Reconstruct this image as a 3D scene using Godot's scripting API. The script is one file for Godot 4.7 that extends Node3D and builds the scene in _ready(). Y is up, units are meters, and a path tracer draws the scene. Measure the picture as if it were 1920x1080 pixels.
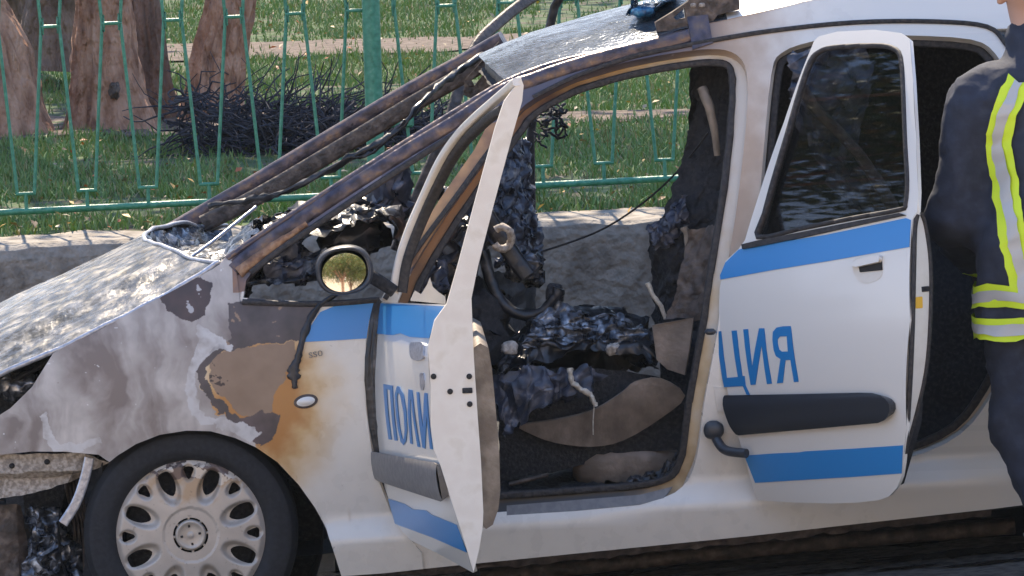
extends Node3D
# Burnt police car with its doors open in front of a low wall and a park fence.

const SLOPE := 0.066     # the car stands nose down
const WHEEL_X := -0.886
const CAR := Vector3(0.5, 0, -0.875)
var M := {}
var names := {}

# ---------- small helpers ----------
func v2(a: Array) -> PackedVector2Array:
	var r := PackedVector2Array()
	for i in range(0, a.size(), 2): r.append(Vector2(a[i], a[i + 1]))
	return r

func v3(a: Array) -> PackedVector3Array:
	var r := PackedVector3Array()
	for i in range(0, a.size(), 3): r.append(Vector3(a[i], a[i + 1], a[i + 2]))
	return r

func lin(r: float, g: float, b: float) -> Color:
	return Color(r, g, b).linear_to_srgb()

func numbered(called: String) -> String:
	if not names.has(called):
		names[called] = 0
		return called
	names[called] += 1
	return "%s_%03d" % [called, names[called]]

func tag(o: Node, label: String, category := "", group := "", kind := "") -> void:
	if label: o.set_meta("label", label)
	if category: o.set_meta("category", category)
	if group: o.set_meta("group", group)
	if kind: o.set_meta("kind", kind)

func thing(called: String, label: String, category: String, at := Vector3.ZERO, group := "") -> Node3D:
	var o := Node3D.new()
	o.name = numbered(called)
	add_child(o)
	o.position = at
	tag(o, label, category, group)
	return o

func put(mesh: Mesh, called: String, mat: Material, parent: Node, at := Vector3.ZERO) -> MeshInstance3D:
	var o := MeshInstance3D.new()
	o.name = called if parent != self else numbered(called)
	o.mesh = mesh
	o.material_override = mat
	parent.add_child(o, true)
	o.position = at
	return o

# a part of the car given in scene coordinates
func cp(mesh: Mesh, called: String, mat: Material) -> MeshInstance3D:
	return put(mesh, called, mat, car, -CAR)

# ---------- mesh building ----------
class MB:
	var v := PackedVector3Array()
	var n := PackedVector3Array()
	var uv := PackedVector2Array()
	var ix := PackedInt32Array()
	func tri(a: int, b: int, c: int) -> void:
		ix.append(a); ix.append(b); ix.append(c)
	func smooth(from := 0) -> void:
		while n.size() < v.size(): n.append(Vector3.ZERO)
		for i in range(from, v.size()): n[i] = Vector3.ZERO
		for t in range(0, ix.size(), 3):
			var a := ix[t]; var b := ix[t + 1]; var c := ix[t + 2]
			if a < from: continue
			var f := (v[c] - v[a]).cross(v[b] - v[a])
			n[a] += f; n[b] += f; n[c] += f
		for i in range(from, v.size()):
			n[i] = n[i].normalized() if n[i].length() > 1e-12 else Vector3.UP
	func mesh() -> ArrayMesh:
		while uv.size() < v.size(): uv.append(Vector2(v[uv.size()].x, v[uv.size()].y))
		var arr := []
		arr.resize(Mesh.ARRAY_MAX)
		arr[Mesh.ARRAY_VERTEX] = v
		arr[Mesh.ARRAY_NORMAL] = n
		arr[Mesh.ARRAY_TEX_UV] = uv
		arr[Mesh.ARRAY_INDEX] = ix
		var m := ArrayMesh.new()
		m.add_surface_from_arrays(Mesh.PRIMITIVE_TRIANGLES, arr)
		return m

func join(list: Array) -> ArrayMesh:
	var st := SurfaceTool.new()
	st.begin(Mesh.PRIMITIVE_TRIANGLES)
	for m in list: st.append_from(m, 0, Transform3D.IDENTITY)
	return st.commit()

# grid of points -> smooth sheet (rows of equal length); closed joins the row ends
func loft(rows: Array, closed := false, caps := false) -> ArrayMesh:
	var b := MB.new()
	var w: int = rows[0].size()
	for r in rows:
		for p in r: b.v.append(p)
	var h := rows.size()
	for i in h - 1:
		for j in (w if closed else w - 1):
			var k := (j + 1) % w
			var a := i * w + j; var c := i * w + k
			b.tri(a, c, a + w); b.tri(c, c + w, a + w)
	b.smooth()
	if caps:
		for e in [0, h - 1]:
			var from := b.v.size()
			var mid := Vector3.ZERO
			for p in rows[e]: mid += p
			b.v.append(mid / w)
			for p in rows[e]: b.v.append(p)
			for j in w:
				var k := (j + 1) % w
				if e == 0: b.tri(from, from + 1 + k, from + 1 + j)
				else: b.tri(from, from + 1 + j, from + 1 + k)
			b.smooth(from)
	return b.mesh()

func catmull(p: PackedVector3Array, per := 5) -> PackedVector3Array:
	var r := PackedVector3Array()
	var n := p.size()
	for i in n - 1:
		for k in per:
			r.append(p[i].cubic_interpolate(p[i + 1], p[max(i - 1, 0)], p[min(i + 2, n - 1)], float(k) / per))
	r.append(p[n - 1])
	return r

func catmull2(p: PackedVector2Array, per := 4) -> PackedVector2Array:   # closed
	var r := PackedVector2Array()
	var n := p.size()
	for i in n:
		for k in per:
			r.append(p[i].cubic_interpolate(p[(i + 1) % n], p[(i + n - 1) % n], p[(i + 2) % n], float(k) / per))
	return r

# sweep a flat profile along a path; rx along 'side', ry along the other axis
func sweep(path: PackedVector3Array, rx: float, ry: float, side := Vector3(0, 0, 1), sides := 8, r2 := -1.0, closed := false, wob := 0.0, e := 0.55) -> ArrayMesh:
	var rows := []
	var n := path.size()
	for i in n:
		var d: Vector3
		if closed: d = path[(i + 1) % n] - path[(i + n - 1) % n]
		else: d = path[min(i + 1, n - 1)] - path[max(i - 1, 0)]
		d = d.normalized()
		var a := (side - d * side.dot(d)).normalized()
		var c := d.cross(a).normalized()
		var t: float = float(i) / maxi(n - 1, 1)
		var k := 1.0 if r2 < 0 else lerpf(1.0, r2, t)
		var row := PackedVector3Array()
		for j in sides:
			var an := TAU * (j + 0.5) / sides
			var q := 1.0
			if wob > 0: q = 1.0 + wob * noise.get_noise_3d(path[i].x * 900 + j * 37, path[i].y * 900, path[i].z * 900)
			var ca := cos(an); var sa := sin(an)
			row.append(path[i] + a * (rx * k * q * signf(ca) * pow(absf(ca), e)) + c * (ry * k * q * signf(sa) * pow(absf(sa), e)))
		rows.append(row)
	if closed: rows.append(rows[0])
	return loft(rows, true, not closed)

func tube(path: PackedVector3Array, r: float, sides := 7, r2 := -1.0, wob := 0.0) -> ArrayMesh:
	var d := (path[path.size() - 1] - path[0]).normalized()
	var s := Vector3(0, 0, 1) if absf(d.z) < 0.8 else Vector3(1, 0, 0)
	return sweep(path, r, r, s, sides, r2, false, wob, 1.0)

func circle(c: Vector2, rx: float, ry: float, n := 24, turn := 0.0) -> PackedVector2Array:
	var r := PackedVector2Array()
	for i in n:
		var a := TAU * i / n
		r.append(c + Vector2(cos(a) * rx, sin(a) * ry).rotated(turn))
	return r

# sheet cut from a curved surface z = zf(x, y): outline and holes in the flat, fine grid inside, a rim of the given thickness behind the edges
func panel(outline: PackedVector2Array, holes: Array, zf: Callable, cell: float, thick: float, back := true) -> ArrayMesh:
	if Geometry2D.is_polygon_clockwise(outline): outline.reverse()
	var b := MB.new()
	var lo := outline[0]; var hi := outline[0]
	for p in outline:
		lo = lo.min(p); hi = hi.max(p)
	var seen := {}
	var loops := [outline]
	for h in holes: loops.append(h)
	var nx := int(ceil((hi.x - lo.x) / cell)); var ny := int(ceil((hi.y - lo.y) / cell))
	# only cells that an edge may touch need clipping
	var touched := {}
	for l in loops:
		for i in l.size():
			var p: Vector2 = l[i]; var q: Vector2 = l[(i + 1) % l.size()]
			var steps := int(ceil(p.distance_to(q) / (cell * 0.3))) + 1
			for k in steps + 1:
				var s := p.lerp(q, float(k) / steps)
				var cx := (s.x - lo.x) / cell; var cy := (s.y - lo.y) / cell
				for dx in [-0.12, 0.12]:
					for dy in [-0.12, 0.12]:
						touched[Vector2i(int(floor(cx + dx)), int(floor(cy + dy)))] = true
	for i in nx:
		for j in ny:
			var o := lo + Vector2(i, j) * cell
			var sq := PackedVector2Array([o, o + Vector2(cell, 0), o + Vector2(cell, cell), o + Vector2(0, cell)])
			var polys: Array = [sq]
			if touched.has(Vector2i(i, j)):
				polys = Geometry2D.intersect_polygons(sq, outline)
				for h in holes:
					var nxt := []
					for g in polys:
						for q in Geometry2D.clip_polygons(g, h):
							if not Geometry2D.is_polygon_clockwise(q): nxt.append(q)
					polys = nxt
			else:
				var c := o + Vector2(cell, cell) * 0.5
				if not Geometry2D.is_point_in_polygon(c, outline): continue
				var out := false
				for h in holes:
					if Geometry2D.is_point_in_polygon(c, h): out = true
				if out: continue
			for g in polys:
				var t := PackedInt32Array([0, 1, 2, 0, 2, 3]) if g.size() == 4 and g == sq else Geometry2D.triangulate_polygon(g)
				var id := PackedInt32Array()
				for p in g:
					var key := Vector2i(roundi(p.x * 20000), roundi(p.y * 20000))
					if not seen.has(key):
						seen[key] = b.v.size()
						b.v.append(Vector3(p.x, p.y, zf.call(p)))
						var e := 0.004
						var nn := Vector3(zf.call(p - Vector2(e, 0)) - zf.call(p + Vector2(e, 0)), zf.call(p - Vector2(0, e)) - zf.call(p + Vector2(0, e)), 2 * e)
						b.n.append(nn.normalized())
					id.append(seen[key])
				for k in range(0, t.size(), 3):
					var a: Vector2 = g[t[k]]; var bb: Vector2 = g[t[k + 1]]; var c2: Vector2 = g[t[k + 2]]
					if (bb - a).cross(c2 - a) > 0: b.tri(id[t[k]], id[t[k + 2]], id[t[k + 1]])
					else: b.tri(id[t[k]], id[t[k + 1]], id[t[k + 2]])
	if thick > 0:
		var nf := b.v.size(); var ni := b.ix.size()
		if back:
			for i in nf:
				b.v.append(b.v[i] - b.n[i] * thick); b.n.append(-b.n[i])
			for k in range(0, ni, 3): b.tri(nf + b.ix[k], nf + b.ix[k + 2], nf + b.ix[k + 1])
		for l in loops:
			var from := b.v.size()
			var m: int = l.size()
			for i in m:
				var p: Vector2 = l[i]
				var e := 0.004
				var z: float = zf.call(p)
				var nn := Vector3(zf.call(p - Vector2(e, 0)) - zf.call(p + Vector2(e, 0)), zf.call(p - Vector2(0, e)) - zf.call(p + Vector2(0, e)), 2 * e).normalized()
				b.v.append(Vector3(p.x, p.y, z)); b.v.append(Vector3(p.x, p.y, z) - nn * thick)
			for i in m:
				var a := from + i * 2; var c := from + ((i + 1) % m) * 2
				b.tri(a, a + 1, c); b.tri(c, a + 1, c + 1)
			b.smooth(from)
	return b.mesh()

func flat(outline: PackedVector2Array, z: float, thick: float, holes := []) -> ArrayMesh:
	return panel(outline, holes, func(_p): return z, 0.06, thick)

func box(size: Vector3, c := 0.006) -> ArrayMesh:
	var rows := []
	var h := size / 2
	for lay in [[-h.y, -c], [-h.y + c, 0.0], [h.y - c, 0.0], [h.y, -c]]:
		var x: float = h.x + lay[1]; var z: float = h.z + lay[1]
		rows.append(PackedVector3Array([Vector3(-x, lay[0], -z + c), Vector3(-x, lay[0], z - c), Vector3(-x + c, lay[0], z), Vector3(x - c, lay[0], z), Vector3(x, lay[0], z - c), Vector3(x, lay[0], -z + c), Vector3(x - c, lay[0], -z), Vector3(-x + c, lay[0], -z)]))
	var b := MB.new()
	for i in 3:
		for j in 8:
			var f := b.v.size()
			b.v.append(rows[i][j]); b.v.append(rows[i][(j + 1) % 8]); b.v.append(rows[i + 1][j]); b.v.append(rows[i + 1][(j + 1) % 8])
			b.tri(f, f + 2, f + 1); b.tri(f + 1, f + 2, f + 3)
	for e in [0, 3]:
		var f := b.v.size()
		for j in 8: b.v.append(rows[e][j])
		for j in 6:
			if e == 0: b.tri(f, f + j + 1, f + j + 2)
			else: b.tri(f, f + j + 2, f + j + 1)
	b.smooth()
	return b.mesh()

var noise := FastNoiseLite.new()
var stretch := Vector3.ONE   # makes creases run along an axis
func wild(p: Vector3, amp: float, freq: float, sd := 0.0) -> Vector3:
	var q := p * freq * stretch
	return Vector3(noise.get_noise_3d(q.x + sd, q.y, q.z), noise.get_noise_3d(q.x, q.y + 71.3 + sd, q.z), noise.get_noise_3d(q.x, q.y, q.z + 153.7 + sd)) * amp

# a sheet through rows of points, refined and crumpled by noise
func crumple(rows: Array, nu: int, nv: int, amp: float, freq: float, sd := 0.0, closed := false) -> ArrayMesh:
	var out := []
	var h := rows.size() - 1
	for i in nv + 1:
		var t := float(i) / nv * h
		var r0 := mini(int(t), h - 1)
		var ft := t - r0
		var row := PackedVector3Array()
		var w: int = rows[0].size() - (0 if closed else 1)
		for j in (nu if closed else nu + 1):
			var s := float(j) / nu * w
			var c0 := mini(int(s), w - 1)
			var fs := s - c0
			var c1: int = (c0 + 1) % rows[0].size()
			var a: Vector3 = rows[r0][c0].lerp(rows[r0][c1], fs)
			var b: Vector3 = rows[r0 + 1][c0].lerp(rows[r0 + 1][c1], fs)
			var p := a.lerp(b, ft)
			p += wild(p, amp, freq, sd) + wild(p, amp * 0.55, freq * 2.7, sd + 40) + wild(p, amp * 0.16, freq * 6.5, sd + 90)
			row.append(p)
		out.append(row)
	return loft(out, closed)

# a lump: crumpled superellipsoid
func lump(c: Vector3, r: Vector3, amp: float, freq: float, sd := 0.0, n := 40, e := 0.7) -> ArrayMesh:
	var rows := []
	for i in n / 2 + 1:
		var la := PI * i / (n / 2) - PI / 2
		var row := PackedVector3Array()
		for j in n:
			var lo := TAU * j / n
			var x := cos(la) * cos(lo); var y := sin(la); var z := cos(la) * sin(lo)
			var p := c + Vector3(signf(x) * pow(absf(x), e) * r.x, signf(y) * pow(absf(y), e) * r.y, signf(z) * pow(absf(z), e) * r.z)
			p += wild(p, amp, freq, sd) + wild(p, amp * 0.5, freq * 2.7, sd + 40) + wild(p, amp * 0.28, freq * 7, sd + 90)
			row.append(p)
		rows.append(row)
	return loft(rows, true)

func lathe(profile: PackedVector2Array, n := 64) -> ArrayMesh:   # profile: (radius, z) about the z axis
	var rows := []
	for p in profile:
		var row := PackedVector3Array()
		for j in n:
			var a := -TAU * j / n
			row.append(Vector3(cos(a) * p.x, sin(a) * p.x, p.y))
		rows.append(row)
	return loft(rows, true)

func sm(a: float, b: float, x: float) -> float:
	return smoothstep(a, b, x)

# ---------- the car's side ----------
func side_z(p: Vector2, flare := true) -> float:
	var y := p.y - SLOPE * (p.x - WHEEL_X)
	var z: float
	if y < 0.9: z = -0.05 * pow((y - 0.6) / 0.35, 2)
	else: z = -0.0367 - 0.245 * (y - 0.9) - 0.25 * pow(y - 0.9, 2)
	if flare: z += 0.05 * (1 - smoothstep(0.22, 0.30, y))
	if p.x < -1: z -= 0.5 * pow(p.x + 1, 2)
	if p.x > 2.0: z -= 0.25 * pow(p.x - 2.0, 2)
	return z

func on_side(l: PackedVector2Array, off: float) -> PackedVector3Array:
	var r := PackedVector3Array()
	for p in l: r.append(Vector3(p.x, p.y, side_z(p) + off))
	return r

func close3(p: PackedVector3Array) -> PackedVector3Array:
	return p

# ---------- materials ----------
func nt(freq: float, sd: int, size := 512, oct := 5, ramp = null, normal := false, bump := 4.0, type := FastNoiseLite.TYPE_SIMPLEX) -> NoiseTexture2D:
	var f := FastNoiseLite.new()
	f.noise_type = type
	f.seed = sd
	f.frequency = freq
	f.fractal_octaves = oct
	var t := NoiseTexture2D.new()
	t.noise = f
	t.width = size; t.height = size
	t.seamless = true
	t.as_normal_map = normal
	t.bump_strength = bump
	if ramp: t.color_ramp = ramp
	return t

func ramp(stops: Array) -> Gradient:
	var g := Gradient.new()
	g.offsets = PackedFloat32Array(stops.map(func(s): return s[0]))
	g.colors = PackedColorArray(stops.map(func(s): return lin(s[1], s[2], s[3])))
	return g

func mat(c: Color, rough: float, metal := 0.0) -> StandardMaterial3D:
	var m := StandardMaterial3D.new()
	m.albedo_color = c
	m.roughness = rough
	m.metallic = metal
	return m

func noisy(stops: Array, rough: float, scale: float, freq := 0.01, sd := 1, bump := 0.0, metal := 0.0, bfreq := 0.03) -> StandardMaterial3D:
	var m := mat(Color.WHITE, rough, metal)
	m.albedo_texture = nt(freq, sd, 512, 5, ramp(stops))
	m.uv1_triplanar = true
	m.uv1_world_triplanar = true
	m.uv1_scale = Vector3.ONE * scale
	if bump > 0:
		m.normal_enabled = true
		m.normal_texture = nt(bfreq, sd + 5, 512, 4, null, true, bump)
	return m

func make_materials() -> void:
	M.white = mat(lin(0.76, 0.715, 0.645), 0.28)
	M.white.clearcoat_enabled = true; M.white.clearcoat = 0.6; M.white.clearcoat_roughness = 0.12
	M.white.normal_enabled = true; M.white.normal_texture = nt(0.006, 61, 512, 2, null, true, 0.5)
	M.white.uv1_triplanar = true; M.white.uv1_world_triplanar = true; M.white.uv1_scale = Vector3.ONE * 1.3
	M.jamb = noisy([[0.2, 0.70, 0.64, 0.56], [0.6, 0.74, 0.69, 0.61], [0.9, 0.66, 0.60, 0.51]], 0.42, 2.0, 0.008, 3)
	M.blue = mat(lin(0.025, 0.235, 0.57), 0.28)
	M.blue.clearcoat_enabled = true; M.blue.clearcoat = 0.5
	M.blue_letter = mat(lin(0.02, 0.20, 0.48), 0.35)
	M.black_plastic = noisy([[0.3, 0.030, 0.033, 0.040], [0.7, 0.05, 0.053, 0.06]], 0.42, 3.0, 0.02, 5)
	M.grey_plastic = noisy([[0.3, 0.16, 0.15, 0.15], [0.7, 0.21, 0.20, 0.19]], 0.5, 3.0, 0.02, 6)
	M.rubber = noisy([[0.3, 0.010, 0.0105, 0.013], [0.7, 0.018, 0.0185, 0.022]], 0.75, 4.0, 0.02, 7, 2.0)
	M.seal = noisy([[0.3, 0.02, 0.018, 0.018], [0.7, 0.05, 0.042, 0.038]], 0.7, 5.0, 0.02, 8, 3.0)
	M.char = noisy([[0.25, 0.006, 0.007, 0.009], [0.5, 0.016, 0.017, 0.021], [0.72, 0.035, 0.034, 0.038], [0.9, 0.11, 0.105, 0.11]], 0.36, 2.2, 0.010, 9, 4.0, 0.0, 0.012)
	M.char_blue = noisy([[0.25, 0.012, 0.015, 0.025], [0.5, 0.035, 0.042, 0.065], [0.75, 0.08, 0.085, 0.115], [0.92, 0.26, 0.25, 0.26]], 0.42, 2.2, 0.012, 10, 4.0, 0.0, 0.012)
	M.char_matte = noisy([[0.3, 0.008, 0.009, 0.012], [0.6, 0.02, 0.02, 0.024], [0.9, 0.045, 0.042, 0.042]], 0.8, 5.0, 0.02, 11, 6.0)
	M.char_foil = noisy([[0.3, 0.02, 0.022, 0.028], [0.55, 0.10, 0.11, 0.13], [0.85, 0.5, 0.5, 0.52]], 0.26, 2.5, 0.016, 12, 5.0, 0.6, 0.014)
	M.burnt_brown = noisy([[0.25, 0.035, 0.026, 0.021], [0.55, 0.085, 0.062, 0.05], [0.85, 0.15, 0.115, 0.09]], 0.55, 3.0, 0.012, 13, 4.0)
	M.trim_brown = noisy([[0.25, 0.15, 0.115, 0.085], [0.55, 0.22, 0.175, 0.13], [0.85, 0.28, 0.225, 0.175]], 0.6, 2.5, 0.008, 14, 1.5)
	M.seat_brown = noisy([[0.25, 0.13, 0.10, 0.077], [0.6, 0.20, 0.155, 0.12], [0.9, 0.26, 0.205, 0.165]], 0.55, 2.5, 0.008, 15, 2.0)
	M.ash = noisy([[0.25, 0.22, 0.19, 0.16], [0.55, 0.40, 0.35, 0.30], [0.85, 0.55, 0.50, 0.45]], 0.75, 5.0, 0.02, 16, 5.0)
	M.cream_drip = noisy([[0.3, 0.42, 0.36, 0.28], [0.7, 0.6, 0.54, 0.45]], 0.5, 6.0, 0.02, 17, 3.0)
	M.heat_metal = noisy([[0.2, 0.030, 0.026, 0.034], [0.42, 0.07, 0.06, 0.08], [0.6, 0.115, 0.09, 0.10], [0.78, 0.17, 0.115, 0.085], [0.93, 0.26, 0.17, 0.12]], 0.32, 2.2, 0.012, 18, 2.0, 0.4)
	M.hood = noisy([[0.2, 0.10, 0.095, 0.085], [0.42, 0.18, 0.17, 0.15], [0.6, 0.27, 0.255, 0.235], [0.8, 0.40, 0.385, 0.36], [0.93, 0.16, 0.15, 0.14]], 1.0, 1.6, 0.012, 19, 2.0, 0.55)
	M.hood.roughness_texture = nt(0.02, 91, 512, 4, ramp([[0.2, 0.02, 0.02, 0.02], [0.5, 0.06, 0.06, 0.06], [0.8, 0.16, 0.16, 0.16]]))
	M.render_wall = noisy([[0.2, 0.50, 0.42, 0.33], [0.7, 0.60, 0.51, 0.40]], 0.9, 0.2, 0.02, 92)
	M.paving = noisy([[0.2, 0.46, 0.37, 0.28], [0.5, 0.55, 0.45, 0.34], [0.8, 0.60, 0.50, 0.39]], 0.9, 0.5, 0.02, 93)
	M.soil = noisy([[0.2, 0.075, 0.055, 0.044], [0.5, 0.12, 0.09, 0.073], [0.8, 0.16, 0.125, 0.10]], 0.95, 1.2, 0.02, 94, 6.0)
	M.strip = mat(lin(0.030, 0.033, 0.040), 0.24)
	M.rust = noisy([[0.2, 0.09, 0.05, 0.035], [0.5, 0.24, 0.12, 0.06], [0.8, 0.38, 0.22, 0.12]], 0.45, 4.0, 0.012, 95, 3.0, 0.2)
	M.ripple = noisy([[0.3, 0.012, 0.012, 0.013], [0.7, 0.02, 0.02, 0.02]], 0.05, 4.0, 0.02, 96, 14.0)
	M.dark_pane = mat(lin(0.04, 0.045, 0.05), 0.1)
	M.roof = noisy([[0.2, 0.11, 0.125, 0.14], [0.5, 0.19, 0.21, 0.235], [0.8, 0.28, 0.30, 0.325], [0.95, 0.10, 0.105, 0.11]], 0.16, 2.2, 0.012, 20, 2.0, 0.7)
	M.bright_metal = noisy([[0.3, 0.35, 0.36, 0.40], [0.7, 0.5, 0.51, 0.55]], 0.35, 4.0, 0.02, 21, 2.0, 0.6)
	M.hub = noisy([[0.25, 0.38, 0.335, 0.285], [0.6, 0.47, 0.42, 0.36], [0.9, 0.52, 0.46, 0.40]], 0.38, 3.0, 0.010, 22, 0.6, 0.25)
	M.dark_hole = mat(lin(0.02, 0.018, 0.018), 0.8)
	M.mirror = mat(lin(0.85, 0.85, 0.82), 0.03, 1.0)
	M.lens = mat(lin(0.75, 0.72, 0.66), 0.25)
	M.yellow_label = mat(lin(0.75, 0.42, 0.03), 0.5)
	M.melt_blue = noisy([[0.25, 0.01, 0.05, 0.12], [0.6, 0.03, 0.16, 0.30], [0.9, 0.10, 0.32, 0.45]], 0.22, 4.0, 0.015, 23, 4.0)
	var g := mat(Color(0.05, 0.06, 0.06, 0.35), 0.02)
	g.transparency = BaseMaterial3D.TRANSPARENCY_ALPHA
	M.glass = g
	var lens := mat(Color(0.9, 0.88, 0.84, 0.35), 0.05)
	lens.transparency = BaseMaterial3D.TRANSPARENCY_ALPHA
	M.clear = lens
	M.concrete = noisy([[0.2, 0.17, 0.145, 0.12], [0.45, 0.25, 0.22, 0.185], [0.7, 0.31, 0.275, 0.235], [0.92, 0.20, 0.185, 0.16]], 0.88, 1.1, 0.012, 24, 5.0)
	M.kerb = noisy([[0.25, 0.07, 0.06, 0.05], [0.6, 0.13, 0.115, 0.095], [0.9, 0.17, 0.15, 0.125]], 0.6, 2.0, 0.012, 25, 5.0)
	M.asphalt = noisy([[0.2, 0.045, 0.043, 0.041], [0.5, 0.11, 0.102, 0.092], [0.8, 0.15, 0.14, 0.125]], 0.7, 1.5, 0.02, 26, 5.0)
	M.wet = noisy([[0.3, 0.006, 0.006, 0.007], [0.7, 0.014, 0.014, 0.014]], 0.04, 1.5, 0.02, 27, 1.2)
	M.pavement = noisy([[0.2, 0.14, 0.13, 0.12], [0.7, 0.2, 0.19, 0.17]], 0.9, 1.0, 0.02, 28, 4.0)
	M.lawn = noisy([[0.2, 0.075, 0.060, 0.040], [0.4, 0.05, 0.075, 0.026], [0.6, 0.045, 0.085, 0.024], [0.8, 0.06, 0.095, 0.03], [0.95, 0.10, 0.08, 0.05]], 0.95, 0.35, 0.02, 29, 4.0)
	M.fence = noisy([[0.15, 0.03, 0.17, 0.10], [0.5, 0.05, 0.24, 0.15], [0.8, 0.07, 0.28, 0.18], [0.97, 0.16, 0.32, 0.23]], 0.42, 3.0, 0.02, 30, 2.0)
	M.bark = noisy([[0.2, 0.19, 0.095, 0.06], [0.45, 0.36, 0.20, 0.125], [0.7, 0.45, 0.265, 0.175], [0.92, 0.50, 0.33, 0.24]], 0.92, 1.3, 0.014, 31, 12.0)
	M.bark.uv1_scale = Vector3(1.6, 0.55, 1.6)
	M.bark_dark = noisy([[0.2, 0.10, 0.068, 0.052], [0.5, 0.19, 0.13, 0.10], [0.8, 0.26, 0.18, 0.14]], 0.95, 1.3, 0.014, 32, 12.0)
	M.bark_dark.uv1_scale = Vector3(1.6, 0.55, 1.6)
	M.twig = noisy([[0.3, 0.022, 0.022, 0.032], [0.7, 0.05, 0.047, 0.06]], 0.8, 4.0, 0.02, 33)
	M.navy = noisy([[0.25, 0.017, 0.022, 0.038], [0.6, 0.024, 0.030, 0.050], [0.9, 0.034, 0.041, 0.064]], 0.85, 3.0, 0.01, 34, 3.0, 0.0, 0.012)
	M.hivis = mat(lin(0.62, 0.80, 0.03), 0.6)
	M.silver = mat(lin(0.46, 0.46, 0.45), 0.4, 0.1)
	M.skin = mat(lin(0.50, 0.30, 0.22), 0.6)
	M.helmet = mat(lin(0.03, 0.03, 0.035), 0.3)

# silver hub cap with the paint browned and blistered along its upper edge
func hub_material() -> StandardMaterial3D:
	var n := 300
	var im := Image.create(n, n, false, Image.FORMAT_RGB8)
	var n2 := FastNoiseLite.new(); n2.seed = 31; n2.frequency = 14.0; n2.fractal_octaves = 4
	for j in n:
		for i in n:
			var q := Vector2(i - n / 2.0, n / 2.0 - j) / n * 0.42
			var c := n2.get_noise_2d(q.x, q.y)
			var col := Color(0.46, 0.41, 0.355) * (1.0 + 0.12 * c)
			var up := q.y + c * 0.05 - absf(q.x - 0.01) * 0.35
			if up > 0.075: col = col.lerp(Color(0.40, 0.29, 0.19), smoothstep(0.075, 0.12, up))
			if up > 0.118 and q.length() > 0.155: col = Color(0.15, 0.105, 0.085) if c < 0.12 else Color(0.55, 0.48, 0.40)
			if n2.get_noise_2d(q.x * 3 + 5, q.y * 3) > 0.52: col *= 0.75
			im.set_pixel(i, j, Color(clampf(col.r, 0, 1), clampf(col.g, 0, 1), clampf(col.b, 0, 1)).linear_to_srgb())
	var m := mat(Color.WHITE, 0.4, 0.2)
	m.albedo_texture = ImageTexture.create_from_image(im)
	m.uv1_scale = Vector3(1 / 0.42, -1 / 0.42, 1)
	m.uv1_offset = Vector3(0.5, 0.5, 0)
	return m

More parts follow.
